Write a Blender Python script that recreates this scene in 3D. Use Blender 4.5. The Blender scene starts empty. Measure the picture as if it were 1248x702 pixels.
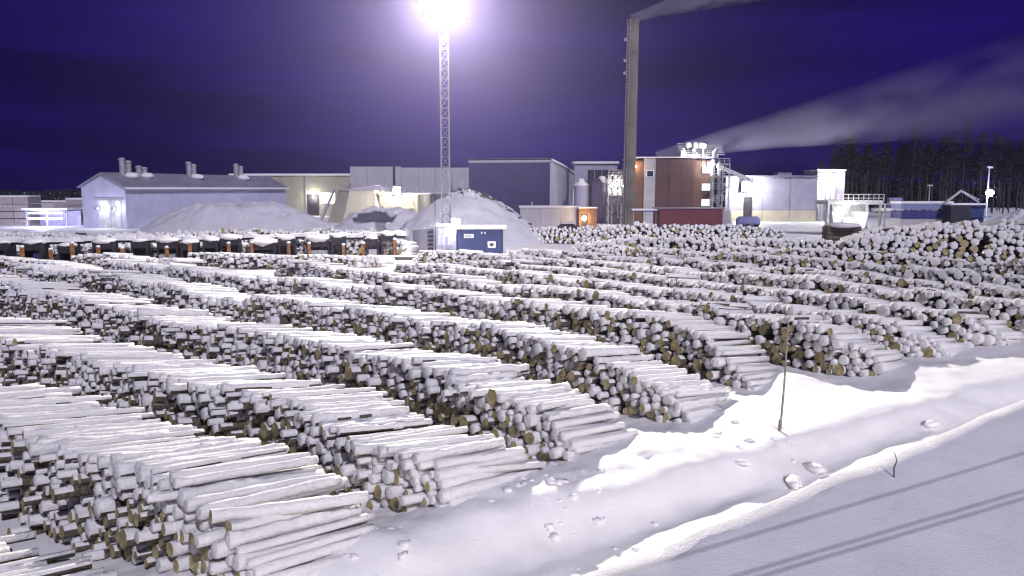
import bpy, math, random
import numpy as np
from mathutils import Vector, Matrix
random.seed(7); rng = np.random.default_rng(7)
R = math.radians
scene = bpy.context.scene
col = scene.collection

# ------------------------------------------------------------------ camera
CAMH, FPX, W0, H0, YH = 7.0, 970.0, 1248.0, 702.0, 230.0
PITCH = math.atan((H0 / 2 - YH) / FPX)
cd = bpy.data.cameras.new('camera'); cam = bpy.data.objects.new('camera', cd); col.objects.link(cam)
cam.location = (0, 0, CAMH); cam.rotation_euler = (math.pi / 2 - PITCH, 0, 0)
cd.sensor_width = 36.0; cd.lens = FPX / W0 * 36.0; cd.clip_start = 0.1; cd.clip_end = 4000
scene.camera = cam

# ------------------------------------------------------------------ world (night sky)
w = bpy.data.worlds.new('World'); scene.world = w; w.use_nodes = True
nt = w.node_tree; nt.nodes.clear()
N = nt.nodes.new; LK = nt.links.new
out = N('ShaderNodeOutputWorld'); bg = N('ShaderNodeBackground'); LK(bg.outputs[0], out.inputs[0])
tc = N('ShaderNodeTexCoord'); sep = N('ShaderNodeSeparateXYZ'); LK(tc.outputs['Generated'], sep.inputs[0])
ramp = N('ShaderNodeValToRGB'); LK(sep.outputs[2], ramp.inputs[0])
ramp.color_ramp.elements[0].position = 0.0; ramp.color_ramp.elements[0].color = (0.014, 0.004, 0.140, 1)
ramp.color_ramp.elements[1].position = 1.0; ramp.color_ramp.elements[1].color = (0.004, 0.002, 0.045, 1)
e = ramp.color_ramp.elements.new(0.24); e.color = (0.010, 0.003, 0.115, 1)
mp = N('ShaderNodeMapping'); LK(tc.outputs['Generated'], mp.inputs[0])
mp.inputs['Scale'].default_value = (1.3, 1.3, 9.0); mp.inputs['Rotation'].default_value = (0, R(4), 0)
mp.inputs['Location'].default_value = (2.3, 0.4, 0.1)
nz = N('ShaderNodeTexNoise'); LK(mp.outputs[0], nz.inputs['Vector'])
nz.inputs['Scale'].default_value = 1.6; nz.inputs['Detail'].default_value = 4; nz.inputs['Roughness'].default_value = 0.5
cr = N('ShaderNodeValToRGB'); LK(nz.outputs[0], cr.inputs[0])
cr.color_ramp.elements[0].position = 0.38; cr.color_ramp.elements[0].color = (0.34, 0.34, 0.34, 1)
cr.color_ramp.elements[1].position = 0.62; cr.color_ramp.elements[1].color = (1, 1, 1, 1)
mx = N('ShaderNodeMix'); mx.data_type = 'RGBA'; mx.blend_type = 'MULTIPLY'; mx.inputs[0].default_value = 1
LK(ramp.outputs[0], mx.inputs[6]); LK(cr.outputs[0], mx.inputs[7]); LK(mx.outputs[2], bg.inputs[0])
bg.inputs[1].default_value = 1.0

# ------------------------------------------------------------------ moonlight (one weak sun behind the camera)
sl = bpy.data.lights.new('moon', 'SUN'); sl.energy = 2.45; sl.angle = R(0.45); sl.color = (0.88, 0.85, 1.0)
so = bpy.data.objects.new('moon', sl); col.objects.link(so)
SUNV = Vector((0.33, -0.71, 0.62)).normalized()
so.rotation_euler = SUNV.to_track_quat('Z', 'Y').to_euler()

# ------------------------------------------------------------------ render settings
vs = scene.view_settings; vs.view_transform = 'Standard'; vs.look = 'None'; vs.exposure = 0.0; vs.gamma = 1.0
vs.use_curve_mapping = False
scene.render.engine = 'CYCLES'
cy = scene.cycles
cy.use_denoising = True
try: cy.denoiser = 'OPENIMAGEDENOISE'
except Exception: pass
cy.max_bounces = 5; cy.diffuse_bounces = 3; cy.glossy_bounces = 2; cy.transmission_bounces = 3; cy.volume_bounces = 0
cy.transparent_max_bounces = 8; cy.sample_clamp_indirect = 6.0
cy.caustics_reflective = False; cy.caustics_refractive = False
scene.render.filter_size = 1.2 if hasattr(scene.render, 'filter_size') else 1.5
cy.filter_width = 1.2
cy.volume_step_rate = 2.0; cy.volume_max_steps = 96

# ------------------------------------------------------------------ pixel -> world
cp, sp = math.cos(PITCH), math.sin(PITCH)
def ray(x, y):
    a, b = (x - W0 / 2) / FPX, (H0 / 2 - y) / FPX
    return Vector((a, cp + b * sp, -sp + b * cp))
def on_z(x, y, z=0.0):
    d = ray(x, y); return Vector((0, 0, CAMH)) + d * ((z - CAMH) / d.z)
def at(x, y, Y):
    d = ray(x, y); return Vector((0, 0, CAMH)) + d * (Y / d.y)
def pxX(x, Y): return at(x, YH, Y).x
def pxZ(y, Y): return at(624, y, Y).z

# ------------------------------------------------------------------ materials
def mat(name, color, rough=0.7, metal=0.0, var=0.12, scale=3.0, bump=0.0, bscale=20.0, spec=0.3):
    m = bpy.data.materials.new(name); m.use_nodes = True
    t = m.node_tree; b = t.nodes['Principled BSDF']
    b.inputs['Roughness'].default_value = rough; b.inputs['Metallic'].default_value = metal
    b.inputs['Specular IOR Level'].default_value = spec
    c = (*color, 1)
    tcn = t.nodes.new('ShaderNodeTexCoord')
    if var > 0:
        n = t.nodes.new('ShaderNodeTexNoise'); n.inputs['Scale'].default_value = scale; n.inputs['Detail'].default_value = 5
        t.links.new(tcn.outputs['Object'], n.inputs['Vector'])
        r = t.nodes.new('ShaderNodeValToRGB'); t.links.new(n.outputs[0], r.inputs[0])
        r.color_ramp.elements[0].position = 0.3; r.color_ramp.elements[1].position = 0.7
        r.color_ramp.elements[0].color = (*[v * (1 - var) for v in color], 1)
        r.color_ramp.elements[1].color = (*[min(1, v * (1 + var)) for v in color], 1)
        t.links.new(r.outputs[0], b.inputs['Base Color'])
    else: b.inputs['Base Color'].default_value = c
    if bump > 0:
        n2 = t.nodes.new('ShaderNodeTexNoise'); n2.inputs['Scale'].default_value = bscale; n2.inputs['Detail'].default_value = 6
        t.links.new(tcn.outputs['Object'], n2.inputs['Vector'])
        bp = t.nodes.new('ShaderNodeBump'); bp.inputs['Strength'].default_value = bump; bp.inputs['Distance'].default_value = 0.05
        t.links.new(n2.outputs[0], bp.inputs['Height']); t.links.new(bp.outputs[0], b.inputs['Normal'])
    return m
def emis(name, color, strength):
    m = bpy.data.materials.new(name); m.use_nodes = True; t = m.node_tree; t.nodes.clear()
    o = t.nodes.new('ShaderNodeOutputMaterial'); e = t.nodes.new('ShaderNodeEmission')
    n = t.nodes.new('ShaderNodeTexNoise'); n.inputs['Scale'].default_value = 2.0
    r = t.nodes.new('ShaderNodeMath'); r.operation = 'MULTIPLY_ADD'; r.inputs[1].default_value = 0.3 * strength; r.inputs[2].default_value = 0.85 * strength
    t.links.new(n.outputs[0], r.inputs[0]); t.links.new(r.outputs[0], e.inputs[1])
    e.inputs[0].default_value = (*color, 1); t.links.new(e.outputs[0], o.inputs[0]); return m
def cladding(name, color, pitch=0.35, axis='X', rough=0.5, var=0.10):
    """sheet cladding: ribs as fine relief"""
    m = mat(name, color, rough, 0.0, var, 0.5); t = m.node_tree; b = t.nodes['Principled BSDF']
    tcn = t.nodes.new('ShaderNodeTexCoord'); wv = t.nodes.new('ShaderNodeTexWave')
    wv.bands_direction = axis; wv.wave_profile = 'TRI'; wv.inputs['Scale'].default_value = 0.31 / pitch
    t.links.new(tcn.outputs['Object'], wv.inputs['Vector'])
    bp = t.nodes.new('ShaderNodeBump'); bp.inputs['Strength'].default_value = 0.5; bp.inputs['Distance'].default_value = 0.04
    t.links.new(wv.outputs[1], bp.inputs['Height']); t.links.new(bp.outputs[0], b.inputs['Normal']); return m

M = {}
def snowmat(name, color, s1, b1, s2, b2):
    m = mat(name, color, 0.65, 0, 0.04, 0.8, spec=0.25)
    t = m.node_tree; b = t.nodes['Principled BSDF']; tcn = t.nodes.new('ShaderNodeTexCoord')
    prev = None
    for s, st, di in ((s1, b1, 0.10), (s2, b2, 0.02)):
        n = t.nodes.new('ShaderNodeTexNoise'); n.inputs['Scale'].default_value = s; n.inputs['Detail'].default_value = 7
        n.inputs['Roughness'].default_value = 0.6
        t.links.new(tcn.outputs['Object'], n.inputs['Vector'])
        bp = t.nodes.new('ShaderNodeBump'); bp.inputs['Strength'].default_value = st; bp.inputs['Distance'].default_value = di
        t.links.new(n.outputs[0], bp.inputs['Height'])
        if prev: t.links.new(prev.outputs[0], bp.inputs['Normal'])
        prev = bp
    t.links.new(prev.outputs[0], b.inputs['Normal']); return m
M['snow'] = snowmat('snow_ground', (0.80, 0.79, 0.80), 1.6, 0.4, 60, 0.6)
M['snowlog'] = snowmat('snow_on_logs', (0.80, 0.79, 0.79), 9.0, 0.7, 50, 0.9)
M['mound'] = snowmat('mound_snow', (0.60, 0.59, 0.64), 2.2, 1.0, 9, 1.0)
M['bark'] = mat('bark', (0.105, 0.092, 0.072), 0.9, 0, 0.6, 14, 0.8, 30)
M['cut'] = mat('cut_wood', (0.38, 0.32, 0.16), 0.8, 0, 0.45, 6, 0.3, 40)
M['barkfrost'] = mat('frosted_bark', (0.30, 0.28, 0.25), 0.9, 0, 0.6, 12, 0.7, 30)
M['maststeel'] = mat('mast_steel', (0.16, 0.16, 0.18), 0.5, 0.3, 0.2, 2)
M['steel'] = mat('galvanised_steel', (0.42, 0.42, 0.45), 0.45, 0.4, 0.2, 2)
M['dark'] = mat('dark_steel', (0.035, 0.033, 0.04), 0.6, 0.2, 0.3, 2)
M['orange'] = mat('orange_paint', (0.30, 0.14, 0.055), 0.7, 0, 0.35, 3)
M['navy'] = cladding('navy_sheet', (0.035, 0.05, 0.14), 0.25)
M['navyhall'] = cladding('navy_hall_sheet', (0.04, 0.04, 0.115), 0.6)
M['whiteclad'] = cladding('white_sheet', (0.46, 0.47, 0.62), 0.5)
M['paleclad'] = cladding('pale_grey_sheet', (0.42, 0.41, 0.43), 0.6)
M['lilacclad'] = cladding('lilac_grey_sheet', (0.36, 0.35, 0.44), 0.6)
M['cream'] = cladding('cream_sheet', (0.58, 0.55, 0.40), 0.8)
M['olive'] = cladding('olive_sheet', (0.34, 0.33, 0.25), 0.6)
M['brick'] = cladding('red_brown_sheet', (0.10, 0.056, 0.052), 0.4)
M['rust'] = cladding('rust_orange_sheet', (0.15, 0.085, 0.06), 0.4)
M['darkred'] = cladding('dark_red_sheet', (0.16, 0.045, 0.055), 0.3)
M['roof'] = mat('roof_sheet', (0.22, 0.22, 0.28), 0.6, 0, 0.2, 0.5)
M['concrete'] = mat('concrete', (0.17, 0.155, 0.115), 0.85, 0, 0.22, 0.35, 0.3, 6)
M['glass'] = mat('dark_glass', (0.03, 0.035, 0.05), 0.1, 0, 0.2, 2, spec=0.6)
M['paper'] = mat('white_sign', (0.75, 0.76, 0.78), 0.6, 0, 0.05, 2)
M['ink'] = mat('sign_ink', (0.05, 0.05, 0.07), 0.6, 0, 0.05, 2)
M['blue'] = mat('blue_paint', (0.045, 0.045, 0.17), 0.5, 0, 0.2, 1)
M['tank'] = mat('lilac_tank_paint', (0.22, 0.23, 0.42), 0.5, 0, 0.1, 1)
M['whitepaint'] = mat('white_paint', (0.50, 0.50, 0.52), 0.5, 0, 0.2, 1)
M['lumber'] = mat('sawn_lumber', (0.34, 0.30, 0.30), 0.8, 0, 0.3, 4)
M['stake'] = mat('weathered_stake', (0.22, 0.20, 0.18), 0.8, 0, 0.3, 8)
M['pinebark'] = mat('pine_bark', (0.075, 0.062, 0.052), 0.9, 0, 0.4, 3)
M['needle'] = mat('pine_needles', (0.020, 0.026, 0.020), 0.9, 0, 0.4, 1.5)
M['lampW'] = emis('lamp_white', (1.0, 0.97, 0.92), 160)
M['lampF'] = emis('floodlight_white', (1.0, 0.97, 0.93), 400)
M['lampO'] = emis('lamp_sodium', (1.0, 0.70, 0.30), 70)
M['lampB'] = emis('lamp_blue_white', (0.62, 0.72, 1.0), 200)
M['litwin'] = emis('lit_window', (0.85, 0.88, 1.0), 1.6)
M['litwinbright'] = emis('bright_lit_window', (1.0, 0.98, 0.90), 3.0)
M['tube'] = emis('tube_light', (0.90, 0.92, 1.0), 7)

# ------------------------------------------------------------------ object helpers
def tag(o, label=None, cat=None, group=None, kind=None):
    if label: o['label'] = label
    if cat: o['category'] = cat
    if group: o['group'] = group
    if kind: o['kind'] = kind
    return o
def empty(name, loc=(0, 0, 0), rz=0.0):
    o = bpy.data.objects.new(name, None); col.objects.link(o); o.location = loc; o.rotation_euler = (0, 0, rz)
    o.empty_display_size = 0.5; return o
class MB:
    def __init__(s): s.v = []; s.f = []; s.sm = []
    def add(s, vs, fs, smooth=False):
        k = len(s.v); s.v += [tuple(v) for v in vs]; s.f += [tuple(i + k for i in f) for f in fs]; s.sm += [smooth] * len(fs); return s
    def box(s, x0, x1, y0, y1, z0, z1):
        vs = [(x, y, z) for z in (z0, z1) for y in (y0, y1) for x in (x0, x1)]
        return s.add(vs, [(0, 2, 3, 1), (4, 5, 7, 6), (0, 1, 5, 4), (1, 3, 7, 5), (3, 2, 6, 7), (2, 0, 4, 6)])
    def bar(s, a, b, wd, hd=None):
        a, b = Vector(a), Vector(b); hd = hd or wd; d = (b - a).normalized()
        up = Vector((0, 0, 1)) if abs(d.z) < 0.95 else Vector((1, 0, 0))
        e1 = d.cross(up).normalized(); e2 = e1.cross(d)
        vs = []
        for p in (a, b):
            for i, j in ((-1, -1), (1, -1), (1, 1), (-1, 1)): vs.append(p + e1 * i * wd / 2 + e2 * j * hd / 2)
        return s.add(vs, [(3, 2, 1, 0), (4, 5, 6, 7), (0, 1, 5, 4), (1, 2, 6, 5), (2, 3, 7, 6), (3, 0, 4, 7)])
    def tube(s, pts, rad, n=8, cap=True):
        pts = [Vector(p) for p in pts]; rr = rad if isinstance(rad, (list, tuple)) else [rad] * len(pts)
        vs = []; fs = []
        for i, p in enumerate(pts):
            d = (pts[min(i + 1, len(pts) - 1)] - pts[max(i - 1, 0)]).normalized()
            up = Vector((0, 0, 1)) if abs(d.z) < 0.9 else Vector((1, 0, 0))
            e1 = d.cross(up).normalized(); e2 = e1.cross(d)
            for k in range(n):
                a = 2 * math.pi * k / n; vs.append(p + (e1 * math.cos(a) + e2 * math.sin(a)) * rr[i])
        for i in range(len(pts) - 1):
            for k in range(n):
                k2 = (k + 1) % n; fs.append((i * n + k2, i * n + k, (i + 1) * n + k, (i + 1) * n + k2))
        s.add(vs, fs, True)
        if cap:
            s.add(vs[:n], [tuple(range(n))]); s.add(vs[-n:], [tuple(range(n - 1, -1, -1))])
        return s
    def prism(s, poly, y0, y1):
        """polygon in (x,z) extruded along y"""
        n = len(poly); vs = [(x, y0, z) for x, z in poly] + [(x, y1, z) for x, z in poly]
        fs = [tuple(range(n)), tuple(range(2 * n - 1, n - 1, -1))] + [((i + 1) % n, i, i + n, (i + 1) % n + n) for i in range(n)]
        return s.add(vs, fs)
    def ball(s, c, r, n=10, m=6, sq=1.0, jit=0.0):
        vs = [(c[0], c[1], c[2] - r * sq)]; fs = []
        for j in range(1, m):
            a = math.pi * j / m - math.pi / 2
            for i in range(n):
                b = 2 * math.pi * i / n; q = 1 + random.uniform(-jit, jit)
                vs.append((c[0] + r * q * math.cos(a) * math.cos(b), c[1] + r * q * math.cos(a) * math.sin(b), c[2] + r * sq * q * math.sin(a)))
        vs.append((c[0], c[1], c[2] + r * sq)); T = len(vs) - 1
        for i in range(n): fs.append((0, 1 + (i + 1) % n, 1 + i)); fs.append((T, 1 + (m - 2) * n + i, 1 + (m - 2) * n + (i + 1) % n))
        for j in range(m - 2):
            for i in range(n):
                a0 = 1 + j * n + i; a1 = 1 + j * n + (i + 1) % n; fs.append((a0, a1, a1 + n, a0 + n))
        return s.add(vs, fs, True)
    def build(s, name, m, parent=None, smooth=None):
        me = bpy.data.meshes.new(name); me.from_pydata(s.v, [], s.f)
        me.polygons.foreach_set('use_smooth', s.sm if smooth is None else [smooth] * len(s.f))
        me.materials.append(M[m] if isinstance(m, str) else m); me.update()
        o = bpy.data.objects.new(name, me); col.objects.link(o)
        if parent: o.parent = parent
        return o
def copy_tree(o, parent=None):
    c = o.copy(); col.objects.link(c); c.parent = parent
    for ch in list(o.children): copy_tree(ch, c)
    return c
def light(name, kind, energy, color, loc, parent=None, radius=0.3, aim=None, size=None, blend=1.0):
    l = bpy.data.lights.new(name, kind); l.energy = energy; l.color = color
    if kind in ('POINT', 'SPOT'): l.shadow_soft_size = radius
    if kind == 'SPOT': l.spot_size = size; l.spot_blend = blend
    o = bpy.data.objects.new(name, l); col.objects.link(o); o.location = loc
    if aim is not None: o.rotation_euler = (Vector(aim) - Vector(loc)).to_track_quat('-Z', 'Y').to_euler()
    if parent:
        bpy.context.view_layer.update(); o.parent = parent; o.matrix_parent_inverse = parent.matrix_world.inverted()
    return o

# value noise for terrain and logs
_tab = rng.random((256, 256))
def vnoise(x, y):
    x = np.asarray(x, float); y = np.asarray(y, float)
    xi = np.floor(x).astype(int); yi = np.floor(y).astype(int); fx = x - xi; fy = y - yi
    fx = fx * fx * (3 - 2 * fx); fy = fy * fy * (3 - 2 * fy)
    g = lambda a, b: _tab[a % 256, b % 256]
    return (g(xi, yi) * (1 - fx) + g(xi + 1, yi) * fx) * (1 - fy) + (g(xi, yi + 1) * (1 - fx) + g(xi + 1, yi + 1) * fx) * fy
def fbm(x, y, o=4):
    s = 0; a = 0.5
    for k in range(o): s = s + a * (vnoise(x * 2 ** k + 17 * k, y * 2 ** k + 31 * k) - 0.5); a *= 0.5
    return s
def sstep(a, b, x):
    t = np.clip((np.asarray(x, float) - a) / (b - a), 0, 1); return t * t * (3 - 2 * t)

# ================================================================== TERRAIN
UX, UY = 0.790, 0.613
ROW_ENDS = []     # filled by the rows: (x, y, radius, height) drifts of snow against the row ends
def height(x, y, drifts=True):
    x = np.asarray(x, float); y = np.asarray(y, float)
    u = UX * x + UY * y; q = -UY * x + UX * y
    wob = fbm(u * 0.25, u * 0 + 3.0) * 0.06
    qq = q - 3.93 + wob
    up = 4.3 + qq * 0.40; dn = 4.3 - qq * 1.25
    k = 0.12; h = np.clip(0.5 + 0.5 * (dn - up) / k, 0, 1); emb = dn * (1 - h) + up * h - k * h * (1 - h)
    qb = q + np.clip(u - 15, -15, 25) * 0.06 + fbm(u * 0.35, q * 0.1) * 0.9
    base = -0.30 + 0.62 * sstep(10.9, 12.3, qb) - 0.22 * sstep(12.8, 15.5, qb)
    churn = sstep(12.0, 13.0, qb) * (1 - sstep(16, 18, qb)) * sstep(24, 12, u)
    base = base + fbm(x * 0.35, y * 0.35) * 0.22 * sstep(9, 12, q) + fbm(x * 1.3, y * 1.3, 3) * 0.09
    base = base + churn * (np.abs(fbm(x * 1.9, y * 1.9, 3)) * 0.35)
    base = base + fbm(q * 2.6 + 9, u * 0.22) * 0.16 * sstep(13, 11, qb)          # tyre-packed streaks along the road
    z = np.maximum(emb, base - 0.0)
    z = np.where(q < -12, np.maximum(z, 0.0), z)
    z = z + fbm(x * 0.5, y * 0.5, 3) * 0.07 * sstep(9, 6, q)
    z = z - fbm(x * 1.3, y * 1.3, 3) * 0.09 * sstep(9, 8, q) * (emb > base)
    if drifts:
        for (ex, ey, er, eh) in ROW_ENDS:
            d2 = ((x - ex) ** 2 + (y - ey) ** 2) / er ** 2
            z = z + eh * np.exp(-d2) * (0.8 + 0.8 * fbm(x * 0.9 + 5, y * 0.9, 3))
    return z
def hz(x, y): return float(height(np.array([x]), np.array([y]))[0])

# ================================================================== LOG ROWS
# front top edge of every row, traced on the ground: (pixel x, pixel y, height in m)
ROWS = [
 ('A', 0.092, (44, 44, 50), [(-560,610,1.3),(-400,660,1.4),(-250,720,1.4),(-140,800,1.2),(-70,890,0.9),(-30,980,0.5)]),
 ('E0', 0.092, (50, 43, 52), [(-220,455,2.0),(-60,500,2.0),(10,522,2.0),(80,548,2.0),(150,575,1.9),(190,598,1.75),(245,641,1.35),(300,690,0.95),(345,735,0.4)]),
 ('E1', 0.097, (50, 41, 46), [(-120,388,2.0),(0,413,2.0),(107,440,2.0),(245,478,1.9),(310,488,1.9),(374,505,1.85),(412,535,1.55),(470,558,1.4),(520,577,1.15),(548,602,0.75),(574,634,0.25)]),
 ('E2', 0.105, (50, 38, 48), [(-70,336,1.6),(0,346,1.8),(62,364,2.0),(125,377,2.0),(200,394,2.0),(312,406,2.0),(417,427,1.95),(470,440,1.9),(535,458,1.8),(604,488,1.6),(655,503,1.4),(695,543,0.8),(722,570,0.25)]),
 ('E3', 0.116, (50, 37, 46), [(8,323,1.6),(80,333,2.0),(140,338,2.0),(200,352,2.0),(262,363,2.0),(367,373,2.0),(462,384,2.0),(537,393,1.95),(632,406,1.9),(704,430,1.75),(774,455,1.4),(805,480,1.0),(832,499,0.65),(857,520,0.2)]),
 ('E4', 0.13, (48, 37, 44), [(120,320,1.6),(205,328,2.0),(309,340,2.0),(427,351,2.0),(500,355,2.0),(580,363,2.0),(674,378,2.0),(760,387,2.0),(814,392,1.9),(845,405,1.6),(878,434,1.1),(902,456,0.65),(924,479,0.2)]),
 ('E5', 0.142, (46, 36, 42), [(328,319,2.0),(407,328,2.0),(500,337,2.0),(572,345,2.0),(649,353,2.0),(774,366,2.0),(874,378,2.0),(961,389,1.95),(1010,405,1.7),(1040,424,1.2),(1072,441,0.75),(1090,460,0.2)]),
 ('E6', 0.15, (42, 34, 40), [(470,321,2.0),(560,328,2.0),(640,336,2.0),(724,345,2.0),(861,359,2.0),(930,368,2.0),(1026,382,1.9),(1091,396,1.5),(1130,414,0.9),(1165,434,0.2)]),
 ('E7', 0.165, (42, 36, 40), [(540,316,2.0),(640,324,2.0),(760,335,2.0),(880,346,2.0),(1000,359,2.0),(1100,371,1.95),(1180,386,1.6),(1215,402,1.0),(1240,424,0.3)]),
 ('E8', 0.17, (42, 38, 42), [(570,309,2.0),(660,316,2.0),(780,325,2.0),(900,335,2.0),(1020,346,2.0),(1130,357,2.0),(1250,372,1.9),(1330,385,1.4)]),
 ('E9', 0.175, (42, 40, 44), [(610,303,2.0),(760,314,2.0),(900,324,2.0),(1040,335,2.0),(1150,344,2.0),(1340,362,2.0)]),
 ('E10', 0.18, (46, 46, 48), [(700,299,2.0),(830,307,2.0),(960,315,2.0),(1100,325,2.1),(1340,345,2.1)]),
 ('F1', 0.17, (40, 45, 50), [(-70,313,1.2),(0,315,1.3),(50,319,1.2),(90,326,0.8)]),
 ('F2', 0.17, (45, 50, 55), [(85,311,1.1),(150,313,1.3),(215,317,1.1)]),
 ('F3', 0.18, (45, 50, 55), [(222,309,1.2),(300,311,1.3),(380,311,1.3),(470,313,1.0)]),
 ('F4', 0.18, (45, 50, 55), [(500,307,1.2),(560,308,1.3),(610,309,1.3),(650,311,1.0)]),
 ('F5', 0.20, (60, 65, 70), [(-60,301,1.5),(100,299,1.6),(250,297,1.6),(380,295,1.7),(500,294,1.7)]),
 ('E11', 0.19, (44, 48, 54), [(760,292,2.2),(900,300,2.2),(1030,307,2.2),(1150,314,2.2),(1340,328,2.2)]),
]
def resample(pts):
    P = [on_z(x, y, z) for x, y, z in pts]
    xy = np.array([[p.x, p.y] for p in P]); zt = np.array([p[2] for p in pts])
    d = np.r_[0, np.cumsum(np.hypot(*np.diff(xy, axis=0).T))]
    s = np.arange(0, d[-1], 0.25)
    X = np.interp(s, d, xy[:, 0]); Y = np.interp(s, d, xy[:, 1]); Z = np.interp(s, d, zt)
    k = np.ones(7) / 7
    pad = lambda a: np.convolve(np.pad(a, 3, mode='edge'), k, 'valid')
    return s, pad(X), pad(Y), Z
def pack(length, H, r0, rn, maxfail=220, K=10):
    """drop discs of random radius into the profile H(s): every log of a row, resting on those below"""
    bw = 0.5; bins = [[] for _ in range(int(length / bw) + 3)]
    res = []; fail = 0
    target = 99999
    while fail < maxfail and len(res) < target:
        r = r0 * min(1.75, max(0.58, rn.lognormal(0, 0.26)))
        best = None
        for s in rn.random(K) * length:
            b = int(s / bw); z = r
            for bb in range(max(0, b - 1), min(len(bins), b + 2)):
                for (s2, z2, r2) in bins[bb]:
                    ds = abs(s - s2); rr = r + r2
                    if ds < rr:
                        zz = z2 + math.sqrt(rr * rr - ds * ds) * 0.97
                        if zz > z: z = zz
            room = H(s) - (z + r)
            if room > 0 and (best is None or z < best[1]): best = (s, z)
        if best is None: fail += 1; continue
        fail = max(0, fail - 3)
        s, z = best; bins[int(s / bw)].append((s, z, r)); res.append((s, z, r))
    return np.array(res), bins

logs = []      # dicts of arrays per row
rn = np.random.default_rng(11)
LOGLEN = 2.85
def row_logs(name, r0, heads, pts, L=LOGLEN, ramp=1.2, endramp=0.0, lean=0.12, K=10):
    s, X, Y, Z = resample(pts); length = s[-1]
    off = (hash(name) % 97) if False else sum(map(ord, name)) % 97
    und = 1 + 0.28 * fbm(s * 0.35 + off, s * 0 + off, 3) + 0.22 * fbm(s * 1.3 + off, s * 0 + 2.0 + off, 2)
    Z2 = Z * und * np.clip(0.15 + s / ramp, 0, 1)
    Hf = lambda q: float(np.interp(q, s, Z2))
    C, bins = pack(length, Hf, r0, rn, K=K)
    n = len(C); cs, cz, crr = C.T
    x = np.interp(cs, s, X); y = np.interp(cs, s, Y); topz = np.interp(cs, s, Z2)
    hd = np.radians(np.interp(cs / length, [0, 0.5, 1], [heads[0], heads[len(heads) // 2] if len(heads) > 2 else (heads[0] + heads[1]) / 2, heads[-1]]))
    hd = hd + rn.normal(0, 0.030, n) + np.where(rn.random(n) < 0.05, rn.normal(0, 0.10, n), 0)
    # snow-loaded logs: nothing lies on them
    exposed = np.ones(n, bool)
    order = np.argsort(cs); so_ = cs[order]
    for i in range(n):
        lo, hi = np.searchsorted(so_, [cs[i] - 0.6, cs[i] + 0.6]); idx = order[lo:hi]
        m = (cz[idx] > cz[i] + 0.3 * crr[i]) & (np.abs(cs[idx] - cs[i]) < 0.75 * (crr[idx] + crr[i]))
        exposed[i] = not m.any()
    proud = rn.normal(0, 0.09, n) + np.where(rn.random(n) < 0.10, rn.uniform(-0.55, 0.1, n), 0)
    proud = proud - lean * (topz - cz).clip(0, 2) * 0.6
    tilt = -0.115 + rn.normal(0, 0.012, n)
    gz = height(x, y, False)
    ax = np.stack([np.cos(hd), np.sin(hd), tilt], 1); ax /= np.linalg.norm(ax, axis=1)[:, None]
    O = np.stack([x, y, np.maximum(gz, -0.1) + cz + 0.02], 1) + ax * proud[:, None]
    O[:, 2] -= ax[:, 2] * proud
    depth = (topz - cz)
    cl = fbm(cs * 0.9 + off, cz * 1.1 + off, 3)
    pbare = 0.07 + 0.62 * sstep(0.25, 1.3, depth + cl * 2.2) 
    if r0 > 0.15: pbare = pbare * 0.6
    bare = rn.random(n) < pbare
    stray = exposed & (rn.random(n) < 0.035)
    hd = np.where(stray, hd + rn.normal(0, 0.14, n), hd)
    ax = np.stack([np.cos(hd), np.sin(hd), tilt], 1); ax /= np.linalg.norm(ax, axis=1)[:, None]
    O[:, 2] += np.where(stray, 0.13, 0)
    return dict(name=name, O=O, ax=ax, L=L * rn.uniform(0.88, 1.08, n), r=crr, exposed=exposed, bare=bare, cs=cs, cz=cz, depth=depth, endlog=cs > length - 2.6, proud=proud)
rows = [row_logs(*r, L=LOGLEN if i_ < 6 else 2.45) for i_, r in enumerate(ROWS)]
for r, spec in zip(rows, ROWS):
    pass

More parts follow.
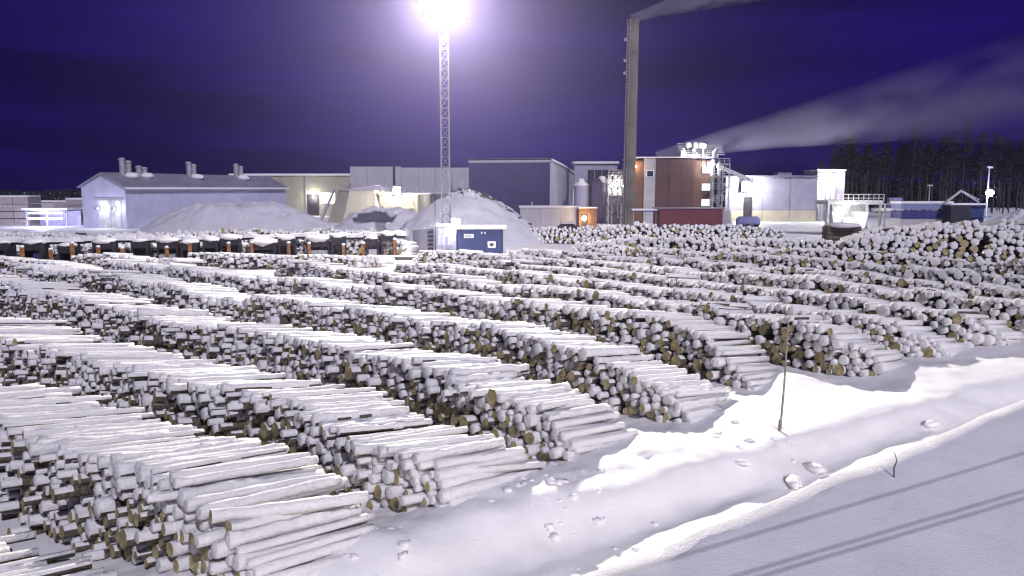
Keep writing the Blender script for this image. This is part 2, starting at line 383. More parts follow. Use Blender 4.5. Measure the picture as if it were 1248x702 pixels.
def log_arrays(D, S, Rn, thick=(0.022, 0.062)):
    """vertices and faces of many logs at once; material 0 snow, 1 bark, 2 cut wood"""
    O, ax, L, r, ex, bare = D['O'], D['ax'], D['L'], D['r'], D['exposed'], D['bare']
    n = len(O); el = D['endlog']; exs = ex | el
    zup = np.array([0, 0, 1.0]); e1 = np.cross(ax, zup); e1 /= np.linalg.norm(e1, axis=1)[:, None]; e2 = np.cross(e1, ax)
    th = 2 * np.pi * (np.arange(S) + 0.5) / S
    c, s_ = np.cos(th), np.sin(th)
    t = np.concatenate([[0, 0.09 if Rn > 3 else 0.12], np.linspace(0.12, 1, Rn - 1)[1:]]) if Rn > 2 else np.array([0, 1.0])
    t = t[:Rn]; t[-1] = 1
    T = np.broadcast_to(t, (n, Rn)).copy(); T[:, 2:-1] += rn.normal(0, 0.015, (n, max(0, Rn - 3)))
    rad = r[:, None] * (1 - 0.16 * T) * (1 + rn.normal(0, 0.015, (n, Rn)))
    irr = 1 + rn.normal(0, 0.03, (n, S))
    tk = rn.uniform(*thick, n) * np.where(rn.random(n) < 0.25, 1.8, 1.0) * np.where(ex, 1.0, 0.55)
    thr = np.where(ex, -0.40, 0.10)
    m = np.clip((s_[None, :] - thr[:, None]) / (1 - thr[:, None]), 0, 1) ** 0.6          # n,S
    fade = np.where(exs[:, None], 1.0, (T < 0.13) * 1.0)
    amp = tk[:, None, None] * m[:, None, :] * fade[:, :, None] * (0.35 + 0.75 * rn.random((n, Rn, S)) + 0.55 * rn.random((n, Rn, 1)))
    P = O[:, None, :] + ax[:, None, :] * (T * L[:, None])[:, :, None]                      # n,Rn,3
    bow = (np.sin(np.pi * T) * rn.normal(0, 0.022, n)[:, None] * (L / 2.85)[:, None]); P = P + e1[:, None, :] * bow[..., None]
    rr = rad[:, :, None] * irr[:, None, :]
    V = P[:, :, None, :] + e1[:, None, None, :] * (rr * c)[..., None] + e2[:, None, None, :] * (rr * s_)[..., None]
    V[..., 2] += amp; V += (e1[:, None, None, :] * (amp * 0.35 * c)[..., None])
    # snow plastered on the front end
    dome = np.where(bare, 0.0, rn.uniform(0.010, 0.048, n) * (r / 0.12))
    V[:, 0] -= ax[:, None, :] * (dome[:, None] * 0.25 * (1 + 0.6 * s_[None, :]))[..., None]
    fr = np.where(bare, 0.55, 0.80)
    inner = P[:, 0][:, None, :] + e1[:, None, :] * (rad[:, 0, None] * fr[:, None] * c)[..., None] + e2[:, None, :] * (rad[:, 0, None] * fr[:, None] * s_)[..., None]
    inner = inner - ax[:, None, :] * (dome[:, None] * (0.75 + 0.5 * rn.random((n, S))))[..., None]
    inner[..., 2] += np.where(bare, 0, 0.35 * tk)[:, None] * fade[:, :1]
    cf = P[:, 0] - ax * (dome * 1.15)[:, None]; cf[:, 2] += np.where(bare, 0, 0.35 * tk)
    cb = P[:, -1].copy(); cb[:, 2] += np.where(ex, tk * 0.4, 0)
    verts = np.concatenate([V.reshape(n, Rn * S, 3), inner, cf[:, None], cb[:, None]], 1)
    nv = verts.shape[1]
    I = np.arange(S); J = (I + 1) % S
    quads = []; qs = []
    for k in range(Rn - 1): quads.append(np.stack([k * S + I, (k + 1) * S + I, (k + 1) * S + J, k * S + J], 1))
    A = Rn * S
    quads.append(np.stack([A + I, I, J, A + J], 1))
    quads = np.concatenate(quads)
    tri_f = np.stack([np.full(S, A + S), A + I, A + J], 1); tri_b = np.stack([np.full(S, A + S + 1), (Rn - 1) * S + J, (Rn - 1) * S + I], 1)
    tris = np.concatenate([tri_f, tri_b])
    smid = np.sin(th + np.pi / S)
    mats = np.ones((n, len(quads)), int)
    jitter = np.where(c[None, None, :] > 0, rn.normal(0, 0.12, (n, Rn - 1, 1)), rn.normal(0, 0.12, (n, Rn - 1, 1)))
    cond_ex = smid[None, None, :] + jitter > np.where(D['endlog'], -0.93, np.where(rn.random(n) < 0.7, -0.32, -0.02))[:, None, None]
    cond_bu = (smid[None, None, :] + jitter > 0.22) & (np.arange(Rn - 1)[None, :, None] == 0)
    snowy = np.where(exs[:, None, None], cond_ex, cond_bu)
    # plastered ends wrap round the rim
    wrap = (~bare[:, None]) & (smid[None, :] + jitter[:, 0] > -0.25) 
    snowy[:, 0] |= wrap
    mats[:, :(Rn - 1) * S] = np.where(snowy, 0, 1).reshape(n, -1)
    mats[:, (Rn - 1) * S:] = np.where(bare, 2, 0)[:, None]
    tm = np.empty((n, len(tris)), int); tm[:, :S] = np.where(bare, 2, 0)[:, None]; tm[:, S:] = np.where(exs, 0, 1)[:, None]
    return verts, quads, tris, mats, tm
def mesh_np(name, V, Q, T, qm, tm, mats):
    """one mesh from numpy arrays (V n x 3, quads, tris)"""
    me = bpy.data.meshes.new(name)
    nq, ntr = len(Q), len(T)
    me.vertices.add(len(V)); me.vertices.foreach_set('co', np.ascontiguousarray(V, np.float32).ravel())
    li = np.concatenate([Q.ravel(), T.ravel()]).astype(np.int32)
    me.loops.add(len(li)); me.loops.foreach_set('vertex_index', li)
    me.polygons.add(nq + ntr)
    ls = np.concatenate([np.arange(nq) * 4, nq * 4 + np.arange(ntr) * 3]).astype(np.int32)
    me.polygons.foreach_set('loop_start', ls)
    mi = np.concatenate([qm, tm]).astype(np.int32)
    for m in mats: me.materials.append(M[m])
    me.polygons.foreach_set('material_index', mi)
    me.polygons.foreach_set('use_smooth', (mi != 2))
    me.update(calc_edges=True); me.validate(); return me
def merge(blocks):
    Vs, Qs, Ts, qm, tm = [], [], [], [], []; base = 0
    for (V, Q, T, a, b) in blocks:
        n, nv = V.shape[:2]
        o = base + np.arange(n) * nv
        Vs.append(V.reshape(-1, 3)); Qs.append((Q[None] + o[:, None, None]).reshape(-1, 4)); Ts.append((T[None] + o[:, None, None]).reshape(-1, 3))
        qm.append(a.ravel()); tm.append(b.ravel()); base += n * nv
    return np.concatenate(Vs), np.concatenate(Qs), np.concatenate(Ts), np.concatenate(qm), np.concatenate(tm)
def sub(D, m): return {k: (v[m] if isinstance(v, np.ndarray) else v) for k, v in D.items()}

# the 300 logs that show largest become things of their own
cand = []
for ri, D in enumerate(rows[:5]):
    mid = D['O'] + D['ax'] * 1.0
    rel = mid - np.array([0, 0, CAMH])
    xc = rel[:, 0]; yc = rel[:, 2] * cp + rel[:, 1] * sp; zc = rel[:, 1] * cp - rel[:, 2] * sp
    px = W0 / 2 + FPX * xc / zc; py = H0 / 2 - FPX * yc / zc
    inside = (zc > 1) & (px > -10) & (px < W0 + 10) & (py < H0 + 25) & (py > 0)
    score = (D['r'] * 2 * D['L'] * np.where(D['exposed'], 0.55, 0.03) + math.pi * D['r'] ** 2) / zc ** 2
    score = np.where(D['depth'] > 1.3, score * 0.4, score)
    for i in np.where(inside)[0]: cand.append((score[i], ri, i))
cand.sort(reverse=True); chosen = cand[:300]
pick = {ri: np.array(sorted(i for s, r, i in chosen if r == ri), int) for ri in range(len(rows))}
ORD = {0: 'farthest from the mast', 1: 'second farthest from the mast', 2: 'third farthest from the mast',
       3: 'fourth farthest from the mast', 4: 'fifth farthest from the mast'}
blocks = []; FN = ['snowlog', 'bark', 'cut']
for ri, D in enumerate(rows):
    sel = np.zeros(len(D['O']), bool); sel[pick[ri]] = True
    if sel.any():
        E = sub(D, sel); V, Q, T, qm, tm = log_arrays(E, 14, 10)
        for i in range(len(E['O'])):
            o0 = E['O'][i]; verts = V[i] - o0
            parts = []
            for mi, nm in ((1, 'log'), (0, 'snow_cap'), (2, 'cut_end')):
                fq = Q[qm[i] == mi]; ft = T[tm[i] == mi]
                if len(fq) + len(ft) == 0: parts.append(None); continue
                used = np.unique(np.concatenate([fq.ravel(), ft.ravel()])); mp_ = np.full(len(verts), -1); mp_[used] = np.arange(len(used))
                me = mesh_np(nm, verts[used], mp_[fq], mp_[ft], np.zeros(len(fq)), np.zeros(len(ft)), [FN[mi]])
                if mi == 2: me.polygons.foreach_set('use_smooth', [False] * len(me.polygons))
                o = bpy.data.objects.new(nm, me); col.objects.link(o); parts.append(o)
            root = parts[0]; root.location = o0
            for p in parts[1:]:
                if p: p.parent = root
            sz = 'thick ' if E['r'][i] > 1.16 * ROWS[ri][1] else ('slender ' if E['r'][i] < 0.87 * ROWS[ri][1] else '')
            if E['proud'][i] < -0.30: sz = 'protruding '
            look = sz + ('log with bare cut end' if E['bare'][i] else 'log with snow-plastered end')
            place = 'on top of' if E['exposed'][i] else 'inside'
            tag(root, f'{look} {place} the row {ORD[ri]}', 'log', 'logs stacked in the snowy rows')
    rest = sub(D, ~sel)
    if len(rest['O']) == 0: continue
    exm = rest['exposed']
    near = ri <= 4
    if exm.any(): blocks.append(log_arrays(sub(rest, exm), 10 if near else 7, 6 if near else 4))
    blocks.append(log_arrays(sub(rest, ~exm), 9 if near else 7, 3))
me = mesh_np('stacked_logs', *merge(blocks), FN)
o = bpy.data.objects.new('stacked_logs', me); col.objects.link(o)
tag(o, 'long curving rows of snow-covered logs filling the log yard', 'logs', kind='stuff')
print('LOGS', sum(len(D['O']) for D in rows), 'tris', len(me.loops) - 2 * len(me.polygons))

# far heaps of logs, ends facing the yard
HEAPS = [
 ('a', 0.20, (70, 80), [(690,297,2.3),(800,292,2.6),(900,292,2.7),(1000,296,2.5),(1060,291,3.0),(1150,281,3.6),(1340,283,3.8)], 4.5,
  'broad heap of snow-capped logs stretching before the dark blue cabin'),
 ('b', 0.21, (80, 88), [(1030,286,3.2),(1090,278,3.7),(1180,276,3.8),(1340,274,4.0)], 5.0,
  'higher heap of snow-capped logs right under the blue conveyor'),
 ('c', 0.20, (84, 92), [(612,279,1.8),(660,278,2.0),(720,277,2.2),(820,275,2.6),(900,277,2.4),(955,281,2.0)], 4.5,
  'low heap of logs below the chimney and dark red shed'),
 ('d', 0.22, (80, 90), [(-60,284,1.7),(40,284,1.8),(110,287,1.6),(200,284,1.7),(300,282,1.8),(420,281,1.8),(500,283,1.6)], 4.5,
  'low snow-buried heap of logs behind the sorting bays'),
]
for nm, r0, hd, pts, L, lab in HEAPS:
    D = row_logs('h' + nm, r0, hd, pts, L=L, K=8, lean=0.9)
    D['bare'] &= rn.random(len(D['O'])) < 0.5
    bl = [log_arrays(sub(D, D['exposed']), 7, 4, (0.08, 0.2)), log_arrays(sub(D, ~D['exposed']), 7, 3, (0.05, 0.10))]
    me = mesh_np('log_heap', *merge(bl), FN); o = bpy.data.objects.new('log_heap', me); col.objects.link(o)
    tag(o, lab, 'log heap', kind='stuff')

# drifts against the row ends
for D, spec in zip(rows, ROWS):
    if spec[0][0] == 'F': continue
    s, X, Y, Z = resample(spec[3])
    h = R(spec[2][-1])
    ROW_ENDS.append((X[-1] + 0.5, Y[-1] + 0.3, 1.0, 0.18))
    ROW_ENDS.append((X[-1] + 0.4 + math.cos(h) * 2.2, Y[-1] + math.sin(h) * 2.2, 1.5, 0.34))

# ------------------------------------------------------------------ ground sheet (u along the road, q across it)
def axis(segs):
    a = [segs[0][0]]
    for lo, hi, st in segs:
        n = max(1, int(round((hi - lo) / st))); a += list(np.linspace(lo, hi, n + 1)[1:])
    return np.array(a)
ua = axis([(-1500, -200, 130), (-200, -40, 8), (-40, -8, 1.0), (-8, 34, 0.13), (34, 80, 1.2), (80, 300, 8), (300, 1500, 120)])
qa = axis([(-1500, -60, 120), (-60, -4, 2.0), (-4, 0, 0.4), (0, 17, 0.13), (17, 40, 0.5), (40, 120, 2.5), (120, 400, 10), (400, 1800, 140)])
UU, QQ = np.meshgrid(ua, qa); gx = UX * UU - UY * QQ; gy = UY * UU + UX * QQ
gz = height(gx, gy)
GV = np.stack([gx, gy, gz], -1).reshape(-1, 3); nu, nq_ = len(ua), len(qa)
ii, jj = np.meshgrid(np.arange(nu - 1), np.arange(nq_ - 1)); b0 = (jj * nu + ii)
GQ = np.stack([b0, b0 + 1, b0 + nu + 1, b0 + nu], -1).reshape(-1, 4)
qmid = ((qa[:-1] + qa[1:]) / 2)[jj.ravel()]
split = 8.3
for nm, msk in (('snow_embankment', qmid < split), ('snow_ground', qmid >= split)):
    f = GQ[msk]; used = np.unique(f); mp_ = np.full(len(GV), -1); mp_[used] = np.arange(len(used))
    me = mesh_np(nm, GV[used], mp_[f], np.zeros((0, 3), int), np.zeros(len(f)), np.zeros(0), ['snow'])
    o = bpy.data.objects.new(nm, me); col.objects.link(o); tag(o, kind='structure')

# ================================================================== BUILDINGS
def facade(name, label, cat, x0, x1, Y, rz=0.0):
    """a root at the left foot of a front that runs from pixel x0 to x1 at distance Y; returns root and width in metres"""
    X0, X1 = pxX(x0, Y), pxX(x1, Y); r = empty(name, (X0, Y, 0), rz); tag(r, label, cat); return r, X1 - X0
def lamp(parent, px, py, Y, color, mname, power, r=0.22, loc=None, fwd=0.6, hood=True):
    """a wall lamp: hood, glowing bulb and its light, part of its building"""
    p = at(px, py, Y - fwd) if loc is None else Vector(loc)
    bpy.context.view_layer.update()
    q = parent.matrix_world.inverted() @ p
    h = MB().box(q.x - r * 1.2, q.x + r * 1.2, q.y + r * 1.1, q.y + r * 1.1 + 0.3, q.z - r, q.z + r * 1.4).build('lamp', 'dark', parent)
    MB().ball(q, r).build('bulb', mname, h)
    light('lamp_light', 'POINT', power, color, p + Vector((0, -0.5, 0)), parent, 0.3)
    return h
WARMW, SODIUM, BLUEW = (1.0, 0.96, 0.86), (1.0, 0.62, 0.22), (0.45, 0.55, 1.0)

# --- white gabled hall, its gable lit by door lamps
Yh = 138.0
A = Vector((pxX(152, Yh), Yh, 0)); Lh = 44.0; wd = 10.2
ang = math.atan2(40, 15.7)
hall = empty('gabled_hall', A, ang)
tag(hall, 'white sheet-clad gabled hall with vent stacks along its dark roof', 'hall')
eh, rh = 7.4, 9.6
MB().prism([(0, -0.3), (Lh, -0.3), (Lh, eh), (0, eh)], 0, 0.2).build('side_wall', 'whiteclad', hall)
MB().prism([(0, -0.3), (Lh, -0.3), (Lh, eh), (0, eh)], wd - 0.2, wd).build('side_wall', 'whiteclad', hall)
for x in (0.0, Lh - 0.2):
    g = MB(); vs = [(x + 0.003, 0.2, -0.3), (x + 0.003, wd - 0.2, -0.3), (x + 0.003, wd - 0.2, eh), (x + 0.003, wd / 2, rh - 0.1), (x + 0.003, 0.2, eh)]
    vs2 = [(v[0] + 0.19, v[1], v[2]) for v in vs]
    g.add(vs + vs2, [(4, 3, 2, 1, 0), (5, 6, 7, 8, 9)] + [(i, (i + 1) % 5, (i + 1) % 5 + 5, i + 5) for i in range(5)])
    g.build('gable_wall', 'whiteclad', hall)
for s in (0, 1):
    ya, yb = (-0.5, wd / 2) if s == 0 else (wd + 0.5, wd / 2)
    za = eh - 0.25
    r_ = MB().add([(-0.4, ya, za), (Lh + 0.4, ya, za), (Lh + 0.4, yb, rh), (-0.4, yb, rh), (-0.4, ya, za + 0.25), (Lh + 0.4, ya, za + 0.25), (Lh + 0.4, yb, rh + 0.25), (-0.4, yb, rh + 0.25)],
        [(0, 1, 2, 3), (7, 6, 5, 4), (0, 4, 5, 1), (1, 5, 6, 2), (3, 7, 4, 0), (2, 6, 7, 3)]).build('roof_slope', 'roof', hall)
MB().box(-0.4, Lh + 0.4, -0.75, -0.52, eh - 0.5, eh - 0.15).build('snowy_gutter', 'snow', hall)
for (tx, hh, offs) in ((4.5, 2.5, (-0.5, 0.35)), (8.0, 1.2, (-0.4, 0.4)), (20.5, 2.3, (-0.5, 0.3)), (34, 2.3, (-0.5, 0.4))):
    for j, dx in enumerate(offs):
        hv = hh * (1 - 0.18 * j); y0 = wd / 2 - 0.8
        v_ = MB().tube([(tx + dx * 1.6, y0, rh - 0.8), (tx + dx * 1.6, y0, rh + hv)], 0.5, 10).build('vent_stack', 'steel', hall)
        MB().tube([(tx + dx * 1.6, y0, rh + hv + 0.02), (tx + dx * 1.6, y0, rh + hv + 0.35)], [0.66, 0.45], 10).build('cowl', 'steel', v_)
    MB().ball((tx + 0.5, wd / 2 - 1.6, rh - 0.35), 1.3, 12, 6, 0.5, 0.15).build('snow_clump', 'snow', hall)
for k, (ya, yb) in enumerate(((1.0, 3.2), (3.4, 6.2))):
    d_ = MB().box(-0.10, -0.01, ya, yb, 0, 5.0).build('sliding_door', 'whitepaint', hall)
    MB().box(-0.14, -0.11, ya + 0.1, ya + 0.2, 0.2, 4.8).build('edge_rail', 'steel', d_)
MB().box(-0.16, -0.005, 0.6, 7.2, 5.1, 5.35).build('door_track', 'steel', hall)
bpy.context.view_layer.update()
for yy in (1.6, 5.4):
    p = hall.matrix_world @ Vector((-1.0, yy, 3.6))
    lamp(hall, 0, 0, 0, (0.85, 0.88, 1.0), 'tube', 260, 0.14, loc=p)

# --- stacked sawn lumber and its lit shelter at the hall's gable
def lumber(px0, px1, ytop, Y, label, rz=0.1):
    r, wdt = facade('lumber_stack', label, 'lumber', px0, px1, Y, rz); r['group'] = 'stacks of sawn lumber'
    H = pxZ(ytop, Y); n = max(2, int(H / 1.1)); k = 0
    for j in range(n):
        z0 = 0.1 + j * (H / n); nb = max(1, int(wdt / 2.4))
        for i in range(nb):
            if j == n - 1 and random.random() < 0.25: continue
            a = i * wdt / nb; MB().box(a + 0.06, a + wdt / nb - 0.06, random.uniform(0, .25), 5.2, z0, z0 + H / n - 0.14).build('lumber_pack', 'lumber', r)
    MB().box(0, wdt, 0.3, 5.0, H - 0.03, H + 0.25).build('snow_layer', 'snow', r)
    return r
lumber(-25, 30, 240, 150, 'tall stack of sawn lumber beyond the end of the lit shelter')
lumber(78, 101, 243, 152, 'sawn lumber stack between the lit shelter and white hall')
lumber(30, 78, 246, 168, 'sawn lumber stack rising behind the lit shelter')
sh, sw = facade('lit_shelter', 'low open shelter lit by rows of tube lamps beside the lumber', 'shelter', 28, 80, 146)
for x in (0.1, sw / 2, sw - 0.3): MB().box(x, x + 0.2, 0, 0.2, 0, 2.9).build('post', 'steel', sh)
MB().box(-0.3, sw + 0.3, -0.5, 5, 2.95, 3.15).build('roof', 'roof', sh)
MB().box(-0.3, sw + 0.3, -0.5, 5, 3.153, 3.45).build('snow_layer', 'snow', sh)
MB().box(0, sw, 4.5, 4.7, 0, 2.9).build('back_wall', 'lilacclad', sh)
for z, yy in ((2.6, -0.3), (1.6, -0.3)):
    MB().tube([(0.8, yy, z), (sw - 0.8, yy, z)], 0.16, 8).build('tube_lamp', 'tube', sh)
bpy.context.view_layer.update()
light('shelter_light', 'POINT', 3500, (0.6, 0.6, 1.0), sh.matrix_world @ Vector((sw / 2, -1.5, 2.2)), sh, 1.0)

# --- snow mounds
def mound(name, label, cx, Y, rx, ry, h, peak=0.0, flat=0.0, seed=1, ridge=None, yoff=0):
    X = pxX(cx, Y); n, m_ = 96, 40
    rr = np.linspace(0, 1, m_); aa = np.linspace(0, 2 * np.pi, n, endpoint=False)
    Rr, Aa = np.meshgrid(rr, aa, indexing='ij')
    x = Rr * rx * np.cos(Aa) * (1 + 0.12 * np.cos(2 * Aa + seed) + 0.05 * np.sin(5 * Aa + seed)); y = Rr * ry * np.sin(Aa)
    prof = np.cos(np.clip((Rr - flat) / (1 - flat), 0, 1) * np.pi / 2) ** (1.0 + peak) * 0.45 + 0.55 * np.clip((1 - Rr) / (1 - flat), 0, 1) ** 0.95
    z = h * prof + (fbm(x * 0.30 + seed, y * 0.30, 5) * 1.7 + fbm(x * 1.0 + seed, y * 1.0, 3) * 1.2 - np.abs(fbm(Aa * 4.0 + seed, Rr * 1.5 + seed, 3)) * 1.1) * (1 - Rr) ** 0.4 * np.clip((1 - Rr) * 5, 0, 1)
    if ridge: z = z + ridge * np.exp(-((x + rx * 0.55) / (rx * 0.35)) ** 2 - (y / (ry * 0.5)) ** 2) * (1 - Rr)
    z = z - 0.3 * (Rr > 0.985)
    V = np.stack([x, y, z], -1).reshape(-1, 3); I, J = np.meshgrid(np.arange(m_ - 1), np.arange(n), indexing='ij'); J2 = (J + 1) % n
    Q = np.stack([I * n + J, (I + 1) * n + J, (I + 1) * n + J2, I * n + J2], -1).reshape(-1, 4)
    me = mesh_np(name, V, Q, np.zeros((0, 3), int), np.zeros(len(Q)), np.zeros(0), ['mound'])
    o = bpy.data.objects.new(name, me); col.objects.link(o); o.location = (X, Y, 0); tag(o, label, 'snow mound'); return o
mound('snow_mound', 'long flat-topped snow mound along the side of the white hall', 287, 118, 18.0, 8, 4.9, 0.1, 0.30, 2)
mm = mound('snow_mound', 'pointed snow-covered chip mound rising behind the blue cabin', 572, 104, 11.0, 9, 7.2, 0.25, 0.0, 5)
dbm = MB(); rdm = random.Random(4)
for k in range(90):
    a_ = rdm.gauss(0.15, 1.0); rr_ = abs(rdm.gauss(0, 0.25)) if k % 2 else rdm.uniform(0.05, 0.75)
    x_ = rr_ * 11.0 * math.sin(a_) if k % 2 else rr_ * 11.0; y_ = -abs(rdm.gauss(0.3, 0.35))
    hit = mm.data.vertices; best = min(hit, key=lambda v: (v.co.x - x_) ** 2 + (v.co.y - y_) ** 2).co
    dbm.ball((best.x, best.y, best.z + 0.05), rdm.uniform(0.08, 0.26), 6, 4, 0.7, 0.35)
o = dbm.build('exposed_chips', 'bark', mm); o['kind'] = 'stuff'
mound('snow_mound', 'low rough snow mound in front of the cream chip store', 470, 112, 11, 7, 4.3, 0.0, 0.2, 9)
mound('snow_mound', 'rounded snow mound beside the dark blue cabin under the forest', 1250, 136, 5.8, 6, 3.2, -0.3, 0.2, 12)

# --- long olive building behind the hall
ob, wv = facade('olive_building', 'long low olive building with a lit doorway behind the white hall', 'building', 282, 437, 205)
H = pxZ(214, 205)
MB().box(0, wv, 0, 18, -0.3, H).build('wall', 'olive', ob)
MB().box(-0.4, wv + 0.4, -0.4, 18.4, H + 0.003, H + 0.5).build('snowy_roof', 'snow', ob)
for (a, b, t_, bt, m_) in ((374, 388, 237, 262, 'dark'), (391, 408, 235, 248, 'litwinbright'), (412, 424, 245, 268, 'dark')):
    o = MB().box(pxX(a, 205) - ob.location.x, pxX(b, 205) - ob.location.x, -0.12, -0.01, max(0, pxZ(bt, 205)), pxZ(t_, 205)).build('door' if m_ == 'dark' else 'lit_window', m_, ob)
for xx in (300, 322, 345, 372): MB().box(pxX(xx, 205) - ob.location.x, pxX(xx, 205) - ob.location.x + 0.25, -0.2, -0.01, 0, H - 0.1).build('downpipe', 'steel', ob)
lamp(ob, 382, 240, 205, WARMW, 'lampW', 900)

# --- tall pale box hall behind the store
pb, wv = facade('panel_hall', 'tall pale grey panel hall behind the cream chip store', 'hall', 427, 572, 196)
H = pxZ(203, 196); np_ = 7
for i in range(np_):
    MB().box(i * wv / np_ + 0.04, (i + 1) * wv / np_ - 0.04, 0, 0.3, 0, H - (0.25 if i >= 3 else 0)).build('panel', 'paleclad', pb)
MB().box(0.05, wv - 0.05, 0.303, 20, -0.3, H - 0.35).build('wall', 'olive', pb)
MB().box(wv * 0.36, wv * 0.38, -0.15, -0.01, 0, H + 0.5).build('downpipe', 'dark', pb)
gal = MB().box(wv * 0.30, wv, -2.4, -0.4, H - 6.6, H - 6.2).build('gallery', 'whitepaint', pb)
for i in range(14):
    x = wv * 0.30 + i * wv * 0.7 / 13.2; MB().bar((x, -2.3, H - 6.2), (x, -2.3, H - 5.1), 0.12).build('baluster', 'whitepaint', gal)
MB().bar((wv * 0.30, -2.3, H - 5.1), (wv, -2.3, H - 5.1), 0.12).build('handrail', 'whitepaint', gal)
bx_ = MB()
for i in range(5): bx_.bar((wv - 3.4 + 0.7 * i, -2.0, H - 6.2), (wv - 3.4 + 0.7 * i, -2.0, H - 2.8 - 0.5 * (i % 2)), 0.18)
bx_.bar((wv - 3.6, -2.0, H - 4.4), (wv - 0.3, -2.0, H - 4.0), 0.2); bx_.build('roof_pipes', 'whitepaint', pb)

# --- cream many-sided chip store with a stair up its left side
Ys = 158.0; cxs = pxX(452, Ys + 9)
cs_ = empty('chip_store', (cxs, Ys + 9, 0)); tag(cs_, 'cream many-sided chip store with a steep stair up its side', 'store')
ns = 8; rb, rt = 9.2, 6.6; hb = pxZ(232, Ys)
st = [(rb * math.cos(2 * math.pi * (k + 0.35) / ns), rb * math.sin(2 * math.pi * (k + 0.35) / ns)) for k in range(ns)]
for k in range(ns):
    a, b = st[k], st[(k + 1) % ns]; f = rt / rb; i_ = 0.985
    MB().add([(a[0], a[1], -0.3), (b[0], b[1], -0.3), (b[0] * f, b[1] * f, hb), (a[0] * f, a[1] * f, hb),
              (a[0] * i_, a[1] * i_, -0.3), (b[0] * i_, b[1] * i_, -0.3), (b[0] * f * .95, b[1] * f * .95, hb), (a[0] * f * .95, a[1] * f * .95, hb)],
             [(0, 1, 2, 3), (7, 6, 5, 4), (3, 2, 6, 7), (1, 0, 4, 5), (0, 3, 7, 4), (2, 1, 5, 6)]).build('wall_facet', 'cream', cs_)
MB().add([(p[0] * 1.03 * rt / rb, p[1] * 1.03 * rt / rb, hb) for p in st] + [(0, 0, hb + 1.0)], [(k, (k + 1) % ns, ns) for k in range(ns)] + [tuple(range(ns - 1, -1, -1))]).build('snowy_roof', 'snow', cs_)
rail = MB()
for k in range(ns):
    a, b = [Vector((p[0] * rt / rb, p[1] * rt / rb, hb + 0.02)) for p in (st[k], st[(k + 1) % ns])]
    rail.bar(a + Vector((0, 0, 1)), b + Vector((0, 0, 1)), 0.07)
    for q in range(3): p = a.lerp(b, q / 3); rail.bar(p, p + Vector((0, 0, 1)), 0.07)
rail.build('roof_railing', 'steel', cs_)
stair = MB(); a = Vector((-rb - 0.6, -3.6, 0)); b = Vector((-rt - 0.3, -3.0, hb))
for off in (0, 0.9): stair.bar(a + Vector((0, -off, 0)), b + Vector((0, -off, 0)), 0.15, 0.3); stair.bar(a + Vector((0, -off, 1.1)), b + Vector((0, -off, 1.1)), 0.07)
for q in range(16): p = a.lerp(b, q / 15); stair.box(p.x - 0.15, p.x + 0.15, p.y - 0.9, p.y, p.z, p.z + 0.06); stair.bar(p + Vector((0, -.9, 0)), p + Vector((0, -.9, 1.1)), 0.06)
stair.build('stair', 'steel', cs_)
an, wv = facade('store_annex', 'olive annex with a bright lamp beside the cream chip store', 'annex', 462, 524, 160)
H = pxZ(237, 160)
MB().box(0, wv, 0, 9, -0.3, H).build('wall', 'olive', an)
MB().box(-0.2, wv + 0.2, -0.25, 9.2, H + 0.003, H + 0.3).build('snowy_roof', 'snow', an)
MB().box(wv * 0.70, wv * 0.76, -0.3, -0.01, 0, H - 0.05).build('duct', 'cream', an)
MB().box(0, wv * 0.7, -0.15, -0.01, H * 0.52, H * 0.58).build('wall_band', 'cream', an)
lamp(an, 483, 233, 160, WARMW, 'lampW', 4500, 0.7, fwd=1.6)

# --- big navy hall, its side face pale
Yn = 150.0; A = Vector((pxX(670, Yn), Yn, 0)); sv = Vector((12.6, 60.0)).normalized(); angn = math.atan2(sv.y, sv.x)
nh = empty('navy_hall', A, angn); tag(nh, 'big dark navy hall with a pale grey side beside the pointed mound', 'hall')
H = pxZ(195.5, Yn); Ls, wn = 58.0, 15.6
MB().box(0, 0.25, 0.01, wn, -0.3, H).build('front_wall', 'navyhall', nh)
prof = [(0.26, -0.3), (Ls, -0.3), (Ls, H - 1.2)] + [(Ls * (1 - q), H - 1.2 - 1.5 * math.sin(math.pi * min(1, q * 1.4)) * (1 - q) + 1.2 * q ** 2) for q in (0.2, 0.4, 0.6, 0.8, 0.9)] + [(0.26, H)]
MB().prism(prof, 0, 0.25).build('side_wall', 'lilacclad', nh)
MB().box(0.26, Ls, 0.26, wn, -0.3, H - 2.4).build('core', 'navyhall', nh)
rf = MB()
pp = prof[2:]
for (xa, za), (xb, zb) in zip(pp[:-1], pp[1:]):
    rf.add([(xa, -0.3, za + 0.05), (xb, -0.3, zb + 0.05), (xb, wn + 0.2, zb + 0.05), (xa, wn + 0.2, za + 0.05), (xa, -0.3, za + 0.4), (xb, -0.3, zb + 0.4), (xb, wn + 0.2, zb + 0.4), (xa, wn + 0.2, za + 0.4)],
           [(0, 1, 2, 3), (7, 6, 5, 4), (0, 4, 5, 1), (3, 2, 6, 7)])
rf.build('snowy_roof', 'snow', nh)
MB().box(-0.12, -0.01, 0, wn, H - 0.35, H + 0.1).build('roof_trim', 'paleclad', nh)
MB().box(-0.12, -0.01, 3.2, 3.5, 0, 4.6).build('downpipe', 'steel', nh)
na, wv = facade('pale_annex', 'low pale annex at the foot of the navy hall', 'annex', 634, 708, 140)
H = pxZ(253, 140)
for i in range(3): MB().box(i * wv / 3 + 0.02, (i + 1) * wv / 3 - 0.02, 0, 0.3, -0.3, H).build('panel', 'paleclad', na)
MB().box(0.02, wv - 0.02, 0.303, 6, -0.3, H - 0.05).build('wall', 'paleclad', na)
MB().box(-0.2, wv + 0.2, -0.2, 6.2, H + 0.003, H + 0.25).build('snowy_roof', 'snow', na)
